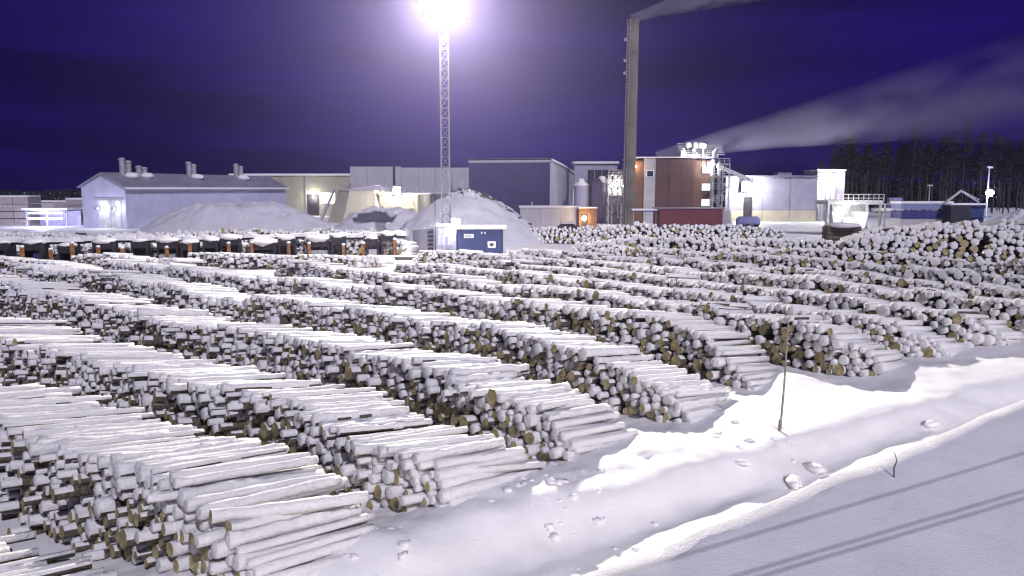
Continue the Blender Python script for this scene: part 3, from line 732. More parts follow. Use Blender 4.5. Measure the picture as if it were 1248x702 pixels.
oa, wv = facade('orange_shed', 'small orange shed glowing under a sodium lamp beside the annex', 'shed', 706, 728, 139)
H = pxZ(254, 139); MB().box(0, wv, 0, 4, -0.2, H).build('wall', 'rust', oa); MB().box(-0.1, wv + .1, -0.1, 4.1, H + 0.003, H + 0.2).build('snowy_roof', 'snow', oa)
MB().box(0.5, 1.5, -0.06, -0.005, 0, 2.1).build('door', 'dark', oa)
lamp(oa, 712, 266, 139, SODIUM, 'lampO', 380, 0.42)

# --- conveyor and dust silos between the navy hall and the chimney
cv = empty('dust_silo', (pxX(730, 165), 165, 0)); tag(cv, 'grey-lilac dust silos and ducts beside the chimney foot', 'silo')
for dx, rr_, hh in ((-3.6, 1.8, pxZ(226, 165)), (0.6, 2.4, pxZ(223, 165))):
    s_ = MB().tube([(dx, 0, -0.2), (dx, 0, hh)], rr_, 20).build('silo_barrel', 'lilacclad', cv)
    MB().tube([(dx, 0, hh + 0.003), (dx, 0, hh + 1.4)], [rr_, 0.4], 20).build('cone_top', 'snow', s_)
for q in range(3): MB().tube([(-5.5 + q * 0.7, -1, 0), (-5.5 + q * 0.7, -1, 7), (-4.2 + q * 0.7, -0.6, 8.6)], 0.25, 8).build('duct', 'steel', cv)
wt, wv = facade('window_gallery', 'dark glazed conveyor gallery under a snowy roof behind the silos', 'gallery', 700, 752, 184)
z0, z1 = pxZ(224, 184), pxZ(207, 184)
MB().box(0, wv, 0, 6, -0.2, z1 + 1.4).build('wall', 'lilacclad', wt)
for i in range(4): MB().box(wv * 0.30 + i * wv * 0.17 + 0.1, wv * 0.30 + (i + 1) * wv * 0.17 - 0.1, -0.12, -0.01, z0, z1).build('pane', 'glass', wt)
MB().box(-0.4, wv + 0.3, -0.5, 6.3, z1 + 1.403, z1 + 1.9).build('snowy_roof', 'snow', wt)
# lit steel tower with stairs
def steel_tower(x0, x1, ytop, Y, label, levels=5, depth=4.0, lit=None):
    r, wv = facade('steel_tower', label, 'steel tower', x0, x1, Y); r['group'] = 'steel equipment towers'
    H = pxZ(ytop, Y)
    for x in (0.1, wv - 0.1):
        for y in (0, depth): MB().bar((x, y, 0), (x, y, H), 0.22).build('column', 'steel', r)
    for k in range(1, levels + 1):
        z = H * k / levels
        f = MB().box(0, wv, 0, depth, z - 0.12, z).build('deck', 'steel', r)
        b = MB(); b.bar((0.1, -0.05, z + 0.9), (wv - 0.1, -0.05, z + 0.9), 0.08); b.bar((0.1, -0.05, z + 0.45), (wv - 0.1, -0.05, z + 0.45), 0.06)
        for q in range(4): x = 0.1 + q * (wv - 0.2) / 3; b.bar((x, -0.05, z), (x, -0.05, z + 0.9), 0.07)
        b.build('railing', 'whitepaint', f)
        zz = H * (k - 1) / levels
        MB().bar((0.2, -0.1, zz) if k % 2 else (wv - 0.2, -0.1, zz), (wv - 0.2, -0.1, z) if k % 2 else (0.2, -0.1, z), 0.2, 0.12).build('brace', 'steel', r)
    for q in range(3):
        x = random.uniform(0.4, wv - 0.4); MB().tube([(x, depth * 0.5, 0), (x, depth * 0.5, H + random.uniform(0.2, 1.5))], random.uniform(0.2, 0.5), 8).build('pipe', 'paleclad', r)
    return r, wv, H
r_, wv, H = steel_tower(741, 760, 213, 155, 'steel equipment tower left of the chimney with a brightly lit bay', 5)
MB().box(0.4, wv - 0.2, 1.0, 3.0, H * 0.40, H * 0.58).build('machine_housing', 'whitepaint', r_)
lamp(r_, 751, 226, 155, WARMW, 'lampW', 1100, 0.25, fwd=0.2)

# --- chimney
Yc = 152.0; xb, xt = pxX(766, Yc), pxX(768, Yc); Hc = pxZ(24, Yc)
ch = empty('chimney', (xb, Yc, 0)); tag(ch, 'tall slender olive-brown concrete chimney trailing steam over the plant', 'chimney')
pts = [(0, 0, -0.3)] + [((xt - xb) * q, 0, Hc * q) for q in (0.2, 0.4, 0.6, 0.8, 0.99)] + [(xt - xb, 0, Hc)]
MB().tube(pts, [1.22, 1.20, 1.17, 1.14, 1.12, 1.1, 1.1], 28).build('shaft', 'concrete', ch)
for q in (0.35, 0.52, 0.68, 0.84, 0.985):
    MB().tube([((xt - xb) * q, 0, Hc * q - 0.12), ((xt - xb) * q, 0, Hc * q + 0.12)], 1.24, 28).build('band', 'concrete', ch)
ld = MB()
for s in (-0.25, 0.25): ld.bar((-0.9 + s, -1.15, 0), (-0.9 + s + (xt - xb), -1.1, Hc), 0.06)
for q in range(60): z = 1 + q * (Hc - 2) / 60; ld.bar((-1.15 + (xt - xb) * z / Hc, -1.13, z), (-0.65 + (xt - xb) * z / Hc, -1.13, z), 0.05)
ld.build('ladder', 'steel', ch)
for q in (0.80, 0.90, 0.74):
    o = MB().box(-1.55 + (xt - xb) * q, -1.15 + (xt - xb) * q, -0.3, 0.3, Hc * q, Hc * q + 0.5).build('beacon_box', 'whitepaint', ch)

# --- red-brown boiler house
Yb = 160.0
bh, wv = facade('boiler_house', 'red-brown boiler house with lit end windows and rooftop pipework', 'boiler house', 770, 868, Yb)
X0 = bh.location.x; lx = lambda px: pxX(px, Yb) - X0
H = pxZ(193.5, Yb)
MB().box(lx(770), lx(785), 0.6, 14, -0.2, pxZ(196, Yb)).build('orange_bay', 'rust', bh)
MB().box(lx(785), lx(799), 0.2, 14, -0.2, H + 0.15).build('pale_bay', 'paleclad', bh)
for i in range(3): MB().box(lx(799 + i * 15.5) + 0.03, lx(799 + (i + 1) * 15.5) - 0.03, 0, 0.3, -0.2, H - 0.05 * i).build('cladding_panel', 'brick', bh)
MB().box(lx(799), lx(845.4), 0.303, 14, -0.2, H - 0.2).build('wall', 'brick', bh)
MB().box(lx(845.6), lx(868), 0.5, 14, -0.2, H - 0.3).build('stair_bay', 'rust', bh)
f_ = MB().box(lx(787), lx(797), 0.08, 0.19, pxZ(216, Yb), pxZ(207, Yb)).build('window', 'paper', bh)
MB().box(lx(788.3), lx(795.7), 0.02, 0.07, pxZ(215, Yb), pxZ(208.3, Yb)).build('pane', 'glass', f_)
for y in (207, 228, 247):
    f_ = MB().box(lx(855.5), lx(866), 0.38, 0.49, pxZ(y + 4.6, Yb), pxZ(y - 4.6, Yb)).build('window', 'steel', bh)
    for a, b in ((856, 860.6), (861.1, 865.6)): MB().box(lx(a), lx(b), 0.30, 0.37, pxZ(y + 4.1, Yb), pxZ(y - 4.1, Yb)).build('lit_pane', 'litwin', f_)
MB().box(lx(770), lx(868), -0.1, 14.2, H + 0.16, H + 0.4).build('snowy_roof', 'snow', bh)
lamp(bh, 773, 203, Yb, SODIUM, 'lampO', 220, 0.42, fwd=-0.1)
lamp(bh, 866, 201, Yb, WARMW, 'lampW', 600, 0.5, fwd=0.4)
rp = MB(); z = H + 0.4
for k in range(16):
    x = lx(832 + k * 3.3); hh = random.uniform(0.8, 3.4) * (1.0 if 4 < k < 12 else 0.6); rp.tube([(x, 2 + (k % 4), z - 0.1), (x, 2 + (k % 4), z + hh)], random.uniform(0.12, 0.4), 7)
for k in range(6): rp.bar((lx(830), 2 + 0.6 * k, z + 0.4 + 0.5 * k), (lx(885), 2 + 0.6 * k, z + 0.5 + 0.4 * k), 0.14)
rp.build('rooftop_pipework', 'steel', bh)
for dx in (842, 851, 858): MB().ball((lx(dx), 3.5, z + 2.4), 0.75, 10, 6, 1.0).build('vent_hood', 'whitepaint', bh)
lamp(bh, 858, 178, Yb, WARMW, 'lampW', 900, 0.4, fwd=0)
lamp(bh, 846, 183, Yb, WARMW, 'lampW', 1200, 0.2, fwd=0)
r_, wv, H2 = steel_tower(868, 889, 199, 158, 'steel stair tower between boiler house and grey hall', 5, 5)
cvb = MB().bar((wv * 0.4, 2, H2 - 0.4), (wv + 4.0, 2, H2 - 3.0), 0.9, 0.7).build('chute', 'whitepaint', r_)
lb, wv = facade('low_red_shed', 'long low dark red shed in front of the boiler house', 'shed', 805, 882, 142)
H = pxZ(254.5, 142)
for i in range(5): MB().box(i * wv / 5 + 0.015, (i + 1) * wv / 5 - 0.015, 0, 0.25, -0.3, H).build('wall_panel', 'darkred', lb)
MB().box(0.02, wv - 0.02, 0.253, 7, -0.3, H - 0.05).build('wall', 'darkred', lb)
MB().box(-0.2, wv + 0.2, -0.2, 7.2, H + 0.003, H + 0.12).build('roof', 'roof', lb)
MB().box(wv + 0.01, wv + 1.6, 0.5, 6.5, -0.3, H - 0.4).build('end_bay', 'paleclad', lb)
cw, wv = facade('covered_walkway', 'narrow snowy canopy on posts beside the chimney foot', 'canopy', 771, 804, 143)
zt = pxZ(258, 143); MB().box(0, wv, 0, 2.2, zt, zt + 0.2).build('roof', 'blue', cw); MB().box(-.05, wv + .05, -.05, 2.25, zt + 0.203, zt + 0.5).build('snow_layer', 'snow', cw)
for x in (0.3, wv / 2, wv - 0.5): MB().bar((x, 0.2, 0), (x, 0.2, zt), 0.16).build('post', 'steel', cw)

# --- grey panel hall with strong lamp
Yg = 168.0
gh, wv = facade('grey_hall', 'pale grey panel hall with a glaring wall lamp beside the boiler house', 'hall', 884, 996, Yg)
H = pxZ(216, Yg); hm_ = pxZ(256, Yg); X0 = gh.location.x; lx = lambda px: pxX(px, Yg) - X0
cuts = [884, 912, 930, 963, 996]
for a, b in zip(cuts[:-1], cuts[1:]):
    MB().box(lx(a) + 0.05, lx(b) - 0.05, 0, 0.25, hm_ + 0.04, H).build('upper_panel', 'lilacclad', gh)
    MB().box(lx(a) + 0.05, lx(b) - 0.05, -0.05, 0.22, -0.3, hm_ - 0.04).build('lower_panel', 'cream', gh)
MB().box(0.06, wv - 0.06, 0.253, 18, -0.3, H - 0.1).build('core', 'dark', gh)
MB().box(-0.4, wv + 0.4, -0.4, 18.3, H + 0.003, H + 0.35).build('roof', 'roof', gh)
MB().box(wv * 0.60, wv * 0.75, 2, 5, H + 0.353, H + 1.0).build('roof_hatch', 'roof', gh)
MB().box(lx(907), lx(917), -0.25, -0.06, 0, pxZ(240, Yg)).build('door', 'dark', gh)
lamp(gh, 912, 228, Yg, WARMW, 'lampW', 5000, 0.95, fwd=1.9)
tw, wv = facade('lit_tower', 'white-lit corner tower with three lamps at the end of the grey hall', 'tower', 996, 1030, 170)
H = pxZ(208, 170); X0 = tw.location.x; lx = lambda px: pxX(px, 170) - X0
MB().box(0, lx(1018), 0, 8, -0.3, H).build('wall', 'whitepaint', tw); MB().box(lx(1018) + 0.01, wv, 0.3, 8, -0.3, H - 0.1).build('wall', 'lilacclad', tw)
MB().box(-0.1, wv + 0.1, -0.1, 8.1, H + 0.003, H + 0.25).build('snowy_roof', 'snow', tw)
for x, y in ((1001, 215), (1016, 215), (1006, 228)): lamp(tw, x, y, 170, WARMW, 'lampW', 220, 0.5, fwd=1.0)
pipe = MB()
for q in range(5): pipe.tube([(0.6 + q * 0.9, -0.9, 0), (0.6 + q * 0.9, -0.9, random.uniform(3, 7))], 0.25, 7)
pipe.build('pipework', 'whitepaint', tw)

# --- debarking deck
Yd = 118.0
dk, wv = facade('debarking_deck', 'white log-feeding deck with railed walkway at the forest edge', 'log deck', 1010, 1078, Yd)
zt = pxZ(246, Yd)
MB().box(0, wv, 0, 5, zt - 0.4, zt).build('deck', 'whitepaint', dk)
MB().box(0, wv, 0.2, 4.9, zt + 0.003, zt + 0.2).build('snow_layer', 'snow', dk)
rl = MB()
for z_ in (0.55, 1.1): rl.bar((0, 0, zt + z_), (wv, 0, zt + z_), 0.09)
for q in range(12): rl.bar((q * wv / 11, 0, zt), (q * wv / 11, 0, zt + 1.1), 0.08)
rl.build('railing', 'whitepaint', dk)
for x in (0.2, wv * 0.72, wv - 0.3): MB().bar((x, 0.3, 0), (x, 0.3, zt - 0.4), 0.3).build('column', 'whitepaint', dk)
for a, b in ((0.06, 0.26), (0.5, 0.72)): MB().prism([(wv * a, 3.6), (wv * b, 3.6), (wv * b - 0.5, 1.2), (wv * a + 0.5, 1.2)], -0.4, 3.0).build('hopper', 'paper', dk)
MB().box(wv * 0.18, wv * 0.8, 2.0, 4.6, 0.2, zt - 0.5).build('machine_housing', 'whitepaint', dk)
MB().prism([(wv * 0.2, 0.3), (wv * 0.78, 0.3), (wv * 0.70, 1.5), (wv * 0.5, 2.6), (wv * 0.42, 2.9), (wv * 0.3, 1.8)], 0.6, 1.95).build('snow_slide', 'snow', dk)
bpy.context.view_layer.update()
light('deck_fill_light', 'POINT', 600, WARMW, dk.matrix_world @ Vector((wv * 0.35, -3.0, zt - 1.2)), dk, 0.5)  # added fill light that brightens the pale deck, no known fixture
lpz = MB().ball((wv * 0.35, -0.3, zt - 0.6), 0.2).build('lamp', 'lampW', dk)  # made-up bulb to go with the deck fill
lt, w2 = facade('loading_platform', 'snowy railed loading platform between log deck and blue conveyor', 'platform', 1079, 1106, 117)
zt2 = pxZ(257, 117); MB().box(0, w2, 0, 4, zt2 - 0.2, zt2).build('deck', 'steel', lt); MB().box(0, w2, 0.1, 4, zt2 + 0.003, zt2 + 0.35).build('snow_layer', 'snow', lt)
for x in (0.2, w2 / 2, w2 - 0.2): MB().bar((x, 0.2, 0), (x, 0.2, zt2 + 1), 0.2).build('post', 'whitepaint', lt)
MB().bar((0, 0.1, zt2 + 1), (w2, 0.1, zt2 + 1), 0.1).build('handrail', 'whitepaint', lt)
MB().box(w2 * 0.55, w2 * 0.95, 1, 3, zt2 + 0.36, zt2 + 1.9).build('control_cabin', 'tank', lt)
# dark bundle of logs in front of the deck
lbz = empty('log_bundle', (pxX(1031, 100), 100, 0), 0.1); tag(lbz, 'dark bundle of bark-covered logs in front of the white deck', 'log bundle')
for j in range(4):
    for i in range(2): MB().tube([(-2.3, i * 0.7, 0.35 + j * 0.55), (2.3 + random.uniform(-.4, .4), i * 0.7 + 0.2, 0.35 + j * 0.55)], [0.36, 0.30], 10).build('log', 'bark', lbz)
MB().ball((0, 0.4, 2.45), 2.2, 14, 6, 0.16, 0.05).build('snow_cap', 'snow', lbz)

# --- blue conveyor and dark blue cabin
Ye = 112.0
bc, wv = facade('blue_conveyor', 'long blue conveyor bridge with a snowy top beside the dark cabin', 'conveyor', 1100, 1163, Ye)
z0, z1, z2, z3 = pxZ(277, Ye), pxZ(263, Ye), pxZ(258, Ye), pxZ(249, Ye)
MB().box(0, wv, 0, 3, 0.0, z1 - 0.4).build('base_wall', 'paleclad', bc)
MB().box(0, wv, -0.1, 3.1, z1 - 0.39, z2 + 0.1).build('side_board', 'blue', bc)
MB().box(0, wv, 0.1, 3, z3 - 0.7, z3 + 0.1).build('upper_board', 'tank', bc)
MB().box(-0.1, wv + 0.1, 0, 3.2, z3 + 0.103, z3 + 0.4).build('snow_layer', 'snow', bc)
for q in range(7): MB().bar((q * wv / 6.2 + 0.1, 0.2, z2 + 0.1), (q * wv / 6.2 + 0.1, 0.2, z3 - 0.7), 0.15).build('post', 'steel', bc)
dc, wv = facade('dark_cabin', 'dark blue machine cabin beneath a small crane arm and blue-white lamp', 'cabin', 1161, 1204, 110)
zt = pxZ(250, 110)
MB().box(0, wv * 0.55, 0, 3.5, -0.2, zt).build('wall', 'dark', dc); MB().box(wv * 0.551, wv, 0.5, 3.5, -0.2, zt - 0.2).build('side_bay', 'navy', dc)
MB().box(-0.1, wv + 0.1, -0.1, 3.6, zt + 0.003, zt + 0.22).build('snow_layer', 'snow', dc)
for k, z_ in enumerate((1.0, 2.1, 3.1)):
    MB().box(wv * 0.56, wv + 0.8, 0.1, 0.45, z_, z_ + 0.12).build('ledge', 'blue', dc)
MB().box(0.6, 1.5, -0.06, -0.005, 0.1, 2.1).build('door', 'blue', dc)
arm = MB(); a, b, c_ = Vector((0.1, 1.5, zt + 0.25)), Vector((wv * 0.42, 1.5, pxZ(233, 110))), Vector((wv * 0.95, 1.5, zt + 0.35))
for dz in (0, 0.35):
    arm.bar(a + Vector((0, 0, dz)), b + Vector((0, 0, dz * .3)), 0.13); arm.bar(b + Vector((0, 0, dz * .3)), c_ + Vector((0, 0, dz)), 0.13)
for q in range(8): arm.bar(a.lerp(b, q / 8), a.lerp(b, (q + 0.5) / 8) + Vector((0, 0, 0.3)), 0.06); arm.bar(b.lerp(c_, q / 8), b.lerp(c_, (q + 0.5) / 8) + Vector((0, 0, 0.3)), 0.06)
arm.build('crane_arm', 'whitepaint', dc)
def yard_lamp(px, ytop, ybulb, Y, label, mname, color, power, hgt=True):
    r = empty('yard_lamp', (pxX(px, Y), Y, 0)); tag(r, label, 'lamp post', 'yard lamp posts'); zt = pxZ(ytop, Y); zb = pxZ(ybulb, Y)
    MB().tube([(0, 0, -0.2), (0, 0, zt)], [0.14, 0.09], 8).build('post', 'steel', r)
    MB().box(-0.35, 0.35, -0.3, 0.1, zt + 0.003, zt + 0.25).build('head', 'whitepaint', r)
    if mname:
        h = MB().box(-0.35, 0.35, -0.35, -0.12, zb - 0.3, zb + 0.3).build('floodlight', 'dark', r); MB().ball((0, -0.55, zb), 0.5).build('bulb', mname, h)
        light('lamp_light', 'POINT', power, color, (r.location.x, Y - 1.1, zb), r, 0.25)
    return r
yard_lamp(1204, 205, 235, 116, 'tall lamp post with a glaring blue-white floodlight by the dark cabin', 'lampB', BLUEW, 2800)
yard_lamp(1133, 227, 240, 130, 'short unlit lamp post standing behind the blue conveyor', None, None, 0)
# lilac tank trailer
tk_, wv = facade('tank_trailer', 'pale lilac tank trailer parked beside the dark red shed', 'trailer', 900, 931, 138)
zt = pxZ(264, 138)
MB().tube([(0.2, 1.2, zt - 0.95), (0.5, 1.2, zt - 0.95), (wv - 0.5, 1.2, zt - 0.95), (wv - 0.2, 1.2, zt - 0.95)], [0.6, 0.95, 0.95, 0.6], 16).build('tank', 'tank', tk_)
MB().box(0.3, wv - 0.3, 0.5, 1.9, 0.75, 0.95).build('chassis', 'dark', tk_)
for x in (0.9, 1.9, wv - 1.0):
    for y in (0.25, 1.85): MB().tube([(x, y, 0.48), (x, y + 0.3, 0.48)], 0.48, 14).build('wheel', 'dark', tk_)
# small parked machine by the annex
pm = empty('parked_car', (pxX(694, 128), 128, 0)); tag(pm, 'small dark car parked below the pale annex', 'car')
MB().prism([(-2, 0.35), (2, 0.35), (2.05, 0.85), (1.2, 0.95), (0.7, 1.45), (-1.2, 1.45), (-1.8, 0.95), (-2.05, 0.85)], -0.85, 0.85).build('body', 'dark', pm)
MB().prism([(-1.25, 0.98), (0.95, 0.98), (0.62, 1.38), (-1.1, 1.38)], -0.87, -0.855).build('side_window', 'glass', pm)
for x in (-1.25, 1.25):
    for y in (-0.8, 0.6): MB().tube([(x, y - 0.1, 0.33), (x, y + 0.12, 0.33)], 0.33, 12).build('wheel', 'dark', pm)
MB().box(-1.2, 0.7, -0.8, 0.8, 1.453, 1.6).build('snow_layer', 'snow', pm)

# ================================================================== BLUE CABIN AT THE MAST
Yk = on_z(586, 314, 0).y
kc, wv = facade('blue_cabin', 'navy blue steel cabin with white notices at the foot of the light mast', 'cabin', 557, 613, Yk)
H = pxZ(280, Yk); lx = lambda px: pxX(px, Yk) - kc.location.x
MB().box(0, wv, 0, 3.0, -0.2, H).build('wall', 'navy', kc)
MB().box(wv + 0.003, wv + 0.25, -0.06, 3.0, -0.2, H + 0.05).build('corner_post', 'paleclad', kc)
MB().box(-0.15, wv + 0.35, -0.15, 3.15, H + 0.053, H + 0.35).build('snow_layer', 'snow', kc)
d_ = MB().box(lx(592), lx(612), -0.05, -0.004, 0.05, H - 0.35).build('door', 'navy', kc)
MB().box(lx(594), lx(595), -0.10, -0.055, 1.0, 1.25).build('handle', 'steel', d_)
for (a, b, t_, bt) in ((565, 577, 285, 290), (594, 604, 294, 302)):
    sg = MB().box(lx(a), lx(b), -0.075, -0.055, pxZ(bt, Yk), pxZ(t_, Yk)).build('notice', 'paper', kc)
    if a == 565:
        for q in range(2): MB().box(lx(a + 1.2), lx(b - 1.2 - 2 * q), -0.082, -0.077, pxZ(bt - 1.1 - 2 * q, Yk), pxZ(bt - 1.8 - 2 * q, Yk)).build('text_line', 'ink', sg)
    else:
        MB().add([(lx(596.5), -0.08, pxZ(296.5, Yk)), (lx(601.5), -0.08, pxZ(296.5, Yk)), (lx(601.2), -0.08, pxZ(299, Yk)), (lx(599), -0.08, pxZ(300.6, Yk)), (lx(596.8), -0.08, pxZ(299, Yk))], [(4, 3, 2, 1, 0)]).build('emblem', 'ink', sg)
for x in (586, 590): MB().box(lx(x), lx(x + 1.6), -0.12, -0.01, H - 0.42, H - 0.2).build('vent', 'paper', kc)
gk, w2 = facade('grey_cabin', 'lilac-grey steel cabin with cable rack beside the navy cabin', 'cabin', 530, 555.5, Yk)
MB().box(0, w2, 0.1, 2.9, -0.2, H + 0.3).build('wall', 'lilacclad', gk)
for a in (0.12, 0.58): MB().box(w2 * a, w2 * (a + 0.3), 0.03, 0.095, H * 0.45, H * 0.8).build('panel', 'whiteclad', gk)
MB().box(w2 * 0.05, w2 * 0.95, -0.5, 0.09, 0, 0.75).build('meter_box', 'paleclad', gk)
MB().box(-0.1, w2 + 0.1, 0, 3, H + 0.303, H + 0.5).build('snow_layer', 'snow', gk)
gs = empty('slanted_screen', (pxX(502, Yk + 3), Yk + 3, 0)); tag(gs, 'pale slanted end wall with a dark cable rack beside the grey cabin', 'screen wall')
xw = pxX(529, Yk) - gs.location.x
MB().add([(0, 0, 0), (xw, -3, 0), (xw, -3, H + 0.15), (0, 0, H - 0.2), (0, 0.2, 0), (xw, -2.8, 0), (xw, -2.8, H + 0.15), (0, 0.2, H - 0.2)],
         [(0, 1, 2, 3), (7, 6, 5, 4), (3, 2, 6, 7), (1, 0, 4, 5), (0, 3, 7, 4), (2, 1, 5, 6)]).build('wall', 'lilacclad', gs)
for q in range(6): MB().box(xw - 0.75, xw - 0.15, -3.12 + 0.25, -2.7, 0.35 + q * 0.42, 0.60 + q * 0.42).build('rack_shelf', 'dark', gs)
wp = empty('whip_pole', (pxX(530, Yk - 0.6), Yk - 0.6, 0)); tag(wp, 'thin straight antenna pole standing before the grey cabin', 'pole')
MB().tube([(0, 0, 0), (0, 0, pxZ(236, Yk))], [0.06, 0.035], 8).build('pole', 'dark', wp)
MB().tube([(0, 0, -0.15), (0, 0, 0.25)], 0.14, 8).build('foot', 'dark', wp)
cl = lamp(gk, 555, 273, Yk, (0.9, 0.93, 1.0), 'lampW', 2400, 0.42, fwd=-0.5)

# ================================================================== LOG SORTING LINE
Pa, Pb = on_z(-30, 327, 0), on_z(498, 316, 0)
sd = Vector((Pb.x - Pa.x, Pb.y - Pa.y)); slen = sd.length; sang = math.atan2(sd.y, sd.x)
sl_ = empty('sorting_line', (Pa.x, Pa.y, 0), sang); tag(sl_, 'long log sorting line of dark bays with orange posts and snowy beam', 'sorting line')
ylen = lambda px: (pxX(px, Pa.y + (Pb.y - Pa.y) * (px + 30) / 528) - Pa.x) / math.cos(sang)
rs = random.Random(21)
for k in range(9):                                   # feed beam in sections, each with its own snow
    a, b = slen * k / 9, slen * (k + 1) / 9 - 0.06; dz = rs.uniform(-0.12, 0.12)
    bm_ = MB().box(a, b, 1.9, 2.5, 2.0 + dz, 2.22 + dz).build('beam_section', 'dark', sl_)
    sn = MB(); m_ = 16
    for i in range(m_):
        p, q = a + (b - a) * i / m_, a + (b - a) * (i + 1) / m_; hh = 0.15 + 0.42 * float(vnoise(k * 3.1 + i * 0.4, 2.2)); sn.box(p, q, 1.6 + rs.uniform(0, .2), 2.75, 2.223 + dz, 2.223 + dz + hh)
    sn.build('snow_layer', 'snow', bm_)
for i, (p0, p1, zt_, colr) in enumerate(((-22, -2, 2.5, 'blue'), (17, 42, 2.7, 'blue'), (62, 82, 2.0, 'dark'), (105, 131, 2.75, 'blue'), (152, 173, 2.3, 'dark'), (185, 211, 2.7, 'dark'), (217, 236, 2.1, 'dark'), (244, 262, 2.3, 'dark'), (265, 289, 2.75, 'dark'), (303, 333, 2.2, 'dark'), (337, 358, 2.6, 'dark'), (372, 400, 2.3, 'dark'), (402, 421, 2.65, 'dark'), (446, 461, 2.2, 'dark'), (464, 483, 2.7, 'dark'))):
    a, b = ylen(p0), ylen(p1); y0 = rs.uniform(0.2, 1.5); zt_ *= rs.uniform(0.76, 0.98)
    b_ = MB().box(a, a + 0.15, y0, 3.1, 0, zt_).box(b - 0.15, b, y0, 3.1, 0, zt_).box(a + 0.151, b - 0.151, 2.6, 2.8, 0.2, zt_ - 0.1).box(a + 0.151, b - 0.151, y0 + 0.1, y0 + 0.3, zt_ - 0.7, zt_ - 0.05).build('bay', 'dark', sl_)
    MB().ball(((a + b) / 2, y0 + 0.9, zt_ + 0.02), (b - a) * 0.62, 12, 6, 0.30, 0.2).build('bay_snow', 'snow', b_)
    if colr == 'blue' or i % 3 == 0: MB().box(a + (b - a) * 0.5, b - 0.2, y0 + 0.5, y0 + 0.65, 0.4, zt_ - 0.9).build('bay_plate', colr, b_)
    if i % 2: MB().box(a + 0.2, b - 0.2, 1.0, 2.2, 0.0, 0.7 + 0.3 * rs.random()).build('bay_floor', 'steel', b_)
for px in (21, 56, 84, 115, 146, 200, 229, 277, 305, 350, 375, 417, 441, 480):
    a = ylen(px); hh = rs.uniform(1.55, 2.15); yy = rs.uniform(-0.3, 0.2)
    p_ = MB().box(a - 0.14, a + 0.14, yy - 0.14, yy + 0.14, 0, hh).build('post', 'orange', sl_)
    MB().ball((a, yy, hh), 0.2, 8, 5, 0.7, 0.1).build('snow_cap', 'snow', p_)
# logs that lie in front of the bays
for i in range(14):
    a = (i + random.uniform(0.2, 0.8)) * slen / 14; p = sl_.location + Vector((math.cos(sang) * a, math.sin(sang) * a, 0)) + Vector((0, -0.9 - random.random(), 0.25))
    o = MB().tube([(0, 0, 0), (1.5, 0, 0.02), (3.0 + random.random(), 0, 0)], [0.24, 0.23, 0.2], 10).build('log', 'bark'); o.location = p; o.rotation_euler = (0, 0, sang + random.uniform(-0.15, 0.15))
    MB().tube([(0.05, 0, 0.13), (1.5, 0, 0.15), (2.9, 0, 0.13)], [0.15, 0.19, 0.14], 8).build('snow_cap', 'snow', o)
    tag(o, 'snow-topped log lying loose before the orange-posted sorting line', 'log', 'loose logs at the sorting line')

# ================================================================== FOREST
def pine(seed):
    rd = random.Random(seed); hgt = rd.uniform(16, 22)
    r = empty('pine_tree'); bend = rd.uniform(-0.5, 0.5)
    pts = [(bend * (q / 6) ** 2, 0, hgt * q / 6 - 0.2) for q in range(7)]
    t_ = MB().tube(pts, [0.20, 0.18, 0.165, 0.14, 0.11, 0.07, 0.02], 7)
    c = MB(); base = rd.uniform(0.40, 0.58)
    for k in range(34):
        f = base + (0.99 - base) * (k + rd.random()) / 34; z = hgt * f; ln = (1 - (f - base) / (1 - base)) ** 0.7 * rd.uniform(1.2, 2.9) + 0.35
        a = rd.uniform(0, 2 * math.pi); x0 = bend * f * f; dz = rd.uniform(-0.25, 0.6)
        e_ = Vector((x0 + math.cos(a) * ln, math.sin(a) * ln, z + dz)); t_.bar((x0, 0, z), e_, 0.06)
        for q in range(11):
            p = Vector((x0, 0, z)).lerp(e_, 0.25 + 0.75 * rd.random()) + Vector((rd.gauss(0, .28), rd.gauss(0, .28), rd.gauss(0, .2)))
            d = Vector((rd.gauss(0, 1), rd.gauss(0, 1), rd.gauss(0, .6))).normalized() * rd.uniform(.3, .6); w_ = d.cross(Vector((rd.gauss(0, 1), rd.gauss(0, 1), rd.gauss(0, 1)))).normalized() * rd.uniform(.10, .24)
            c.add([p - d, p + w_, p + d, p - w_], [(0, 1, 2, 3)])
    for q in range(6): z = hgt * rd.uniform(.2, base); a = rd.uniform(0, 6.28); t_.bar((bend * (z / hgt) ** 2, 0, z), (math.cos(a) * .9, math.sin(a) * .9, z - .2), 0.04)
    t_.build('trunk', 'pinebark', r); c.build('crown', 'needle', r); return r
protos = [pine(100 + i) for i in range(6)]; cnt = 0
rdt = random.Random(5)
spots = []
for row, (Y, n, x0, x1) in enumerate(((225, 15, 1030, 1262), (240, 19, 1022, 1262), (258, 22, 1018, 1270), (276, 24, 1010, 1270), (300, 26, 1000, 1275))):
    for i in range(n): spots.append((x0 + (x1 - x0) * (i + rdt.random() * 0.9) / n, Y + rdt.uniform(-6, 6), row))
FL = ['tall pine with pale trunk at the forest edge beyond the log deck', 'tall pine standing just behind the front trees of the forest', 'dark pine deep inside the forest beyond the yard']
for i, (px, Y, row) in enumerate(spots):
    o = protos[i] if i < 6 else copy_tree(protos[i % 6])
    o.location = (pxX(px, Y), Y, 0); o.rotation_euler = (0, 0, rdt.uniform(0, 6.28)); s = rdt.uniform(0.85, 1.12); o.scale = (s, s, s * rdt.uniform(0.95, 1.1))
    tag(o, FL[min(row, 2)], 'pine tree', 'pines of the forest behind the yard')

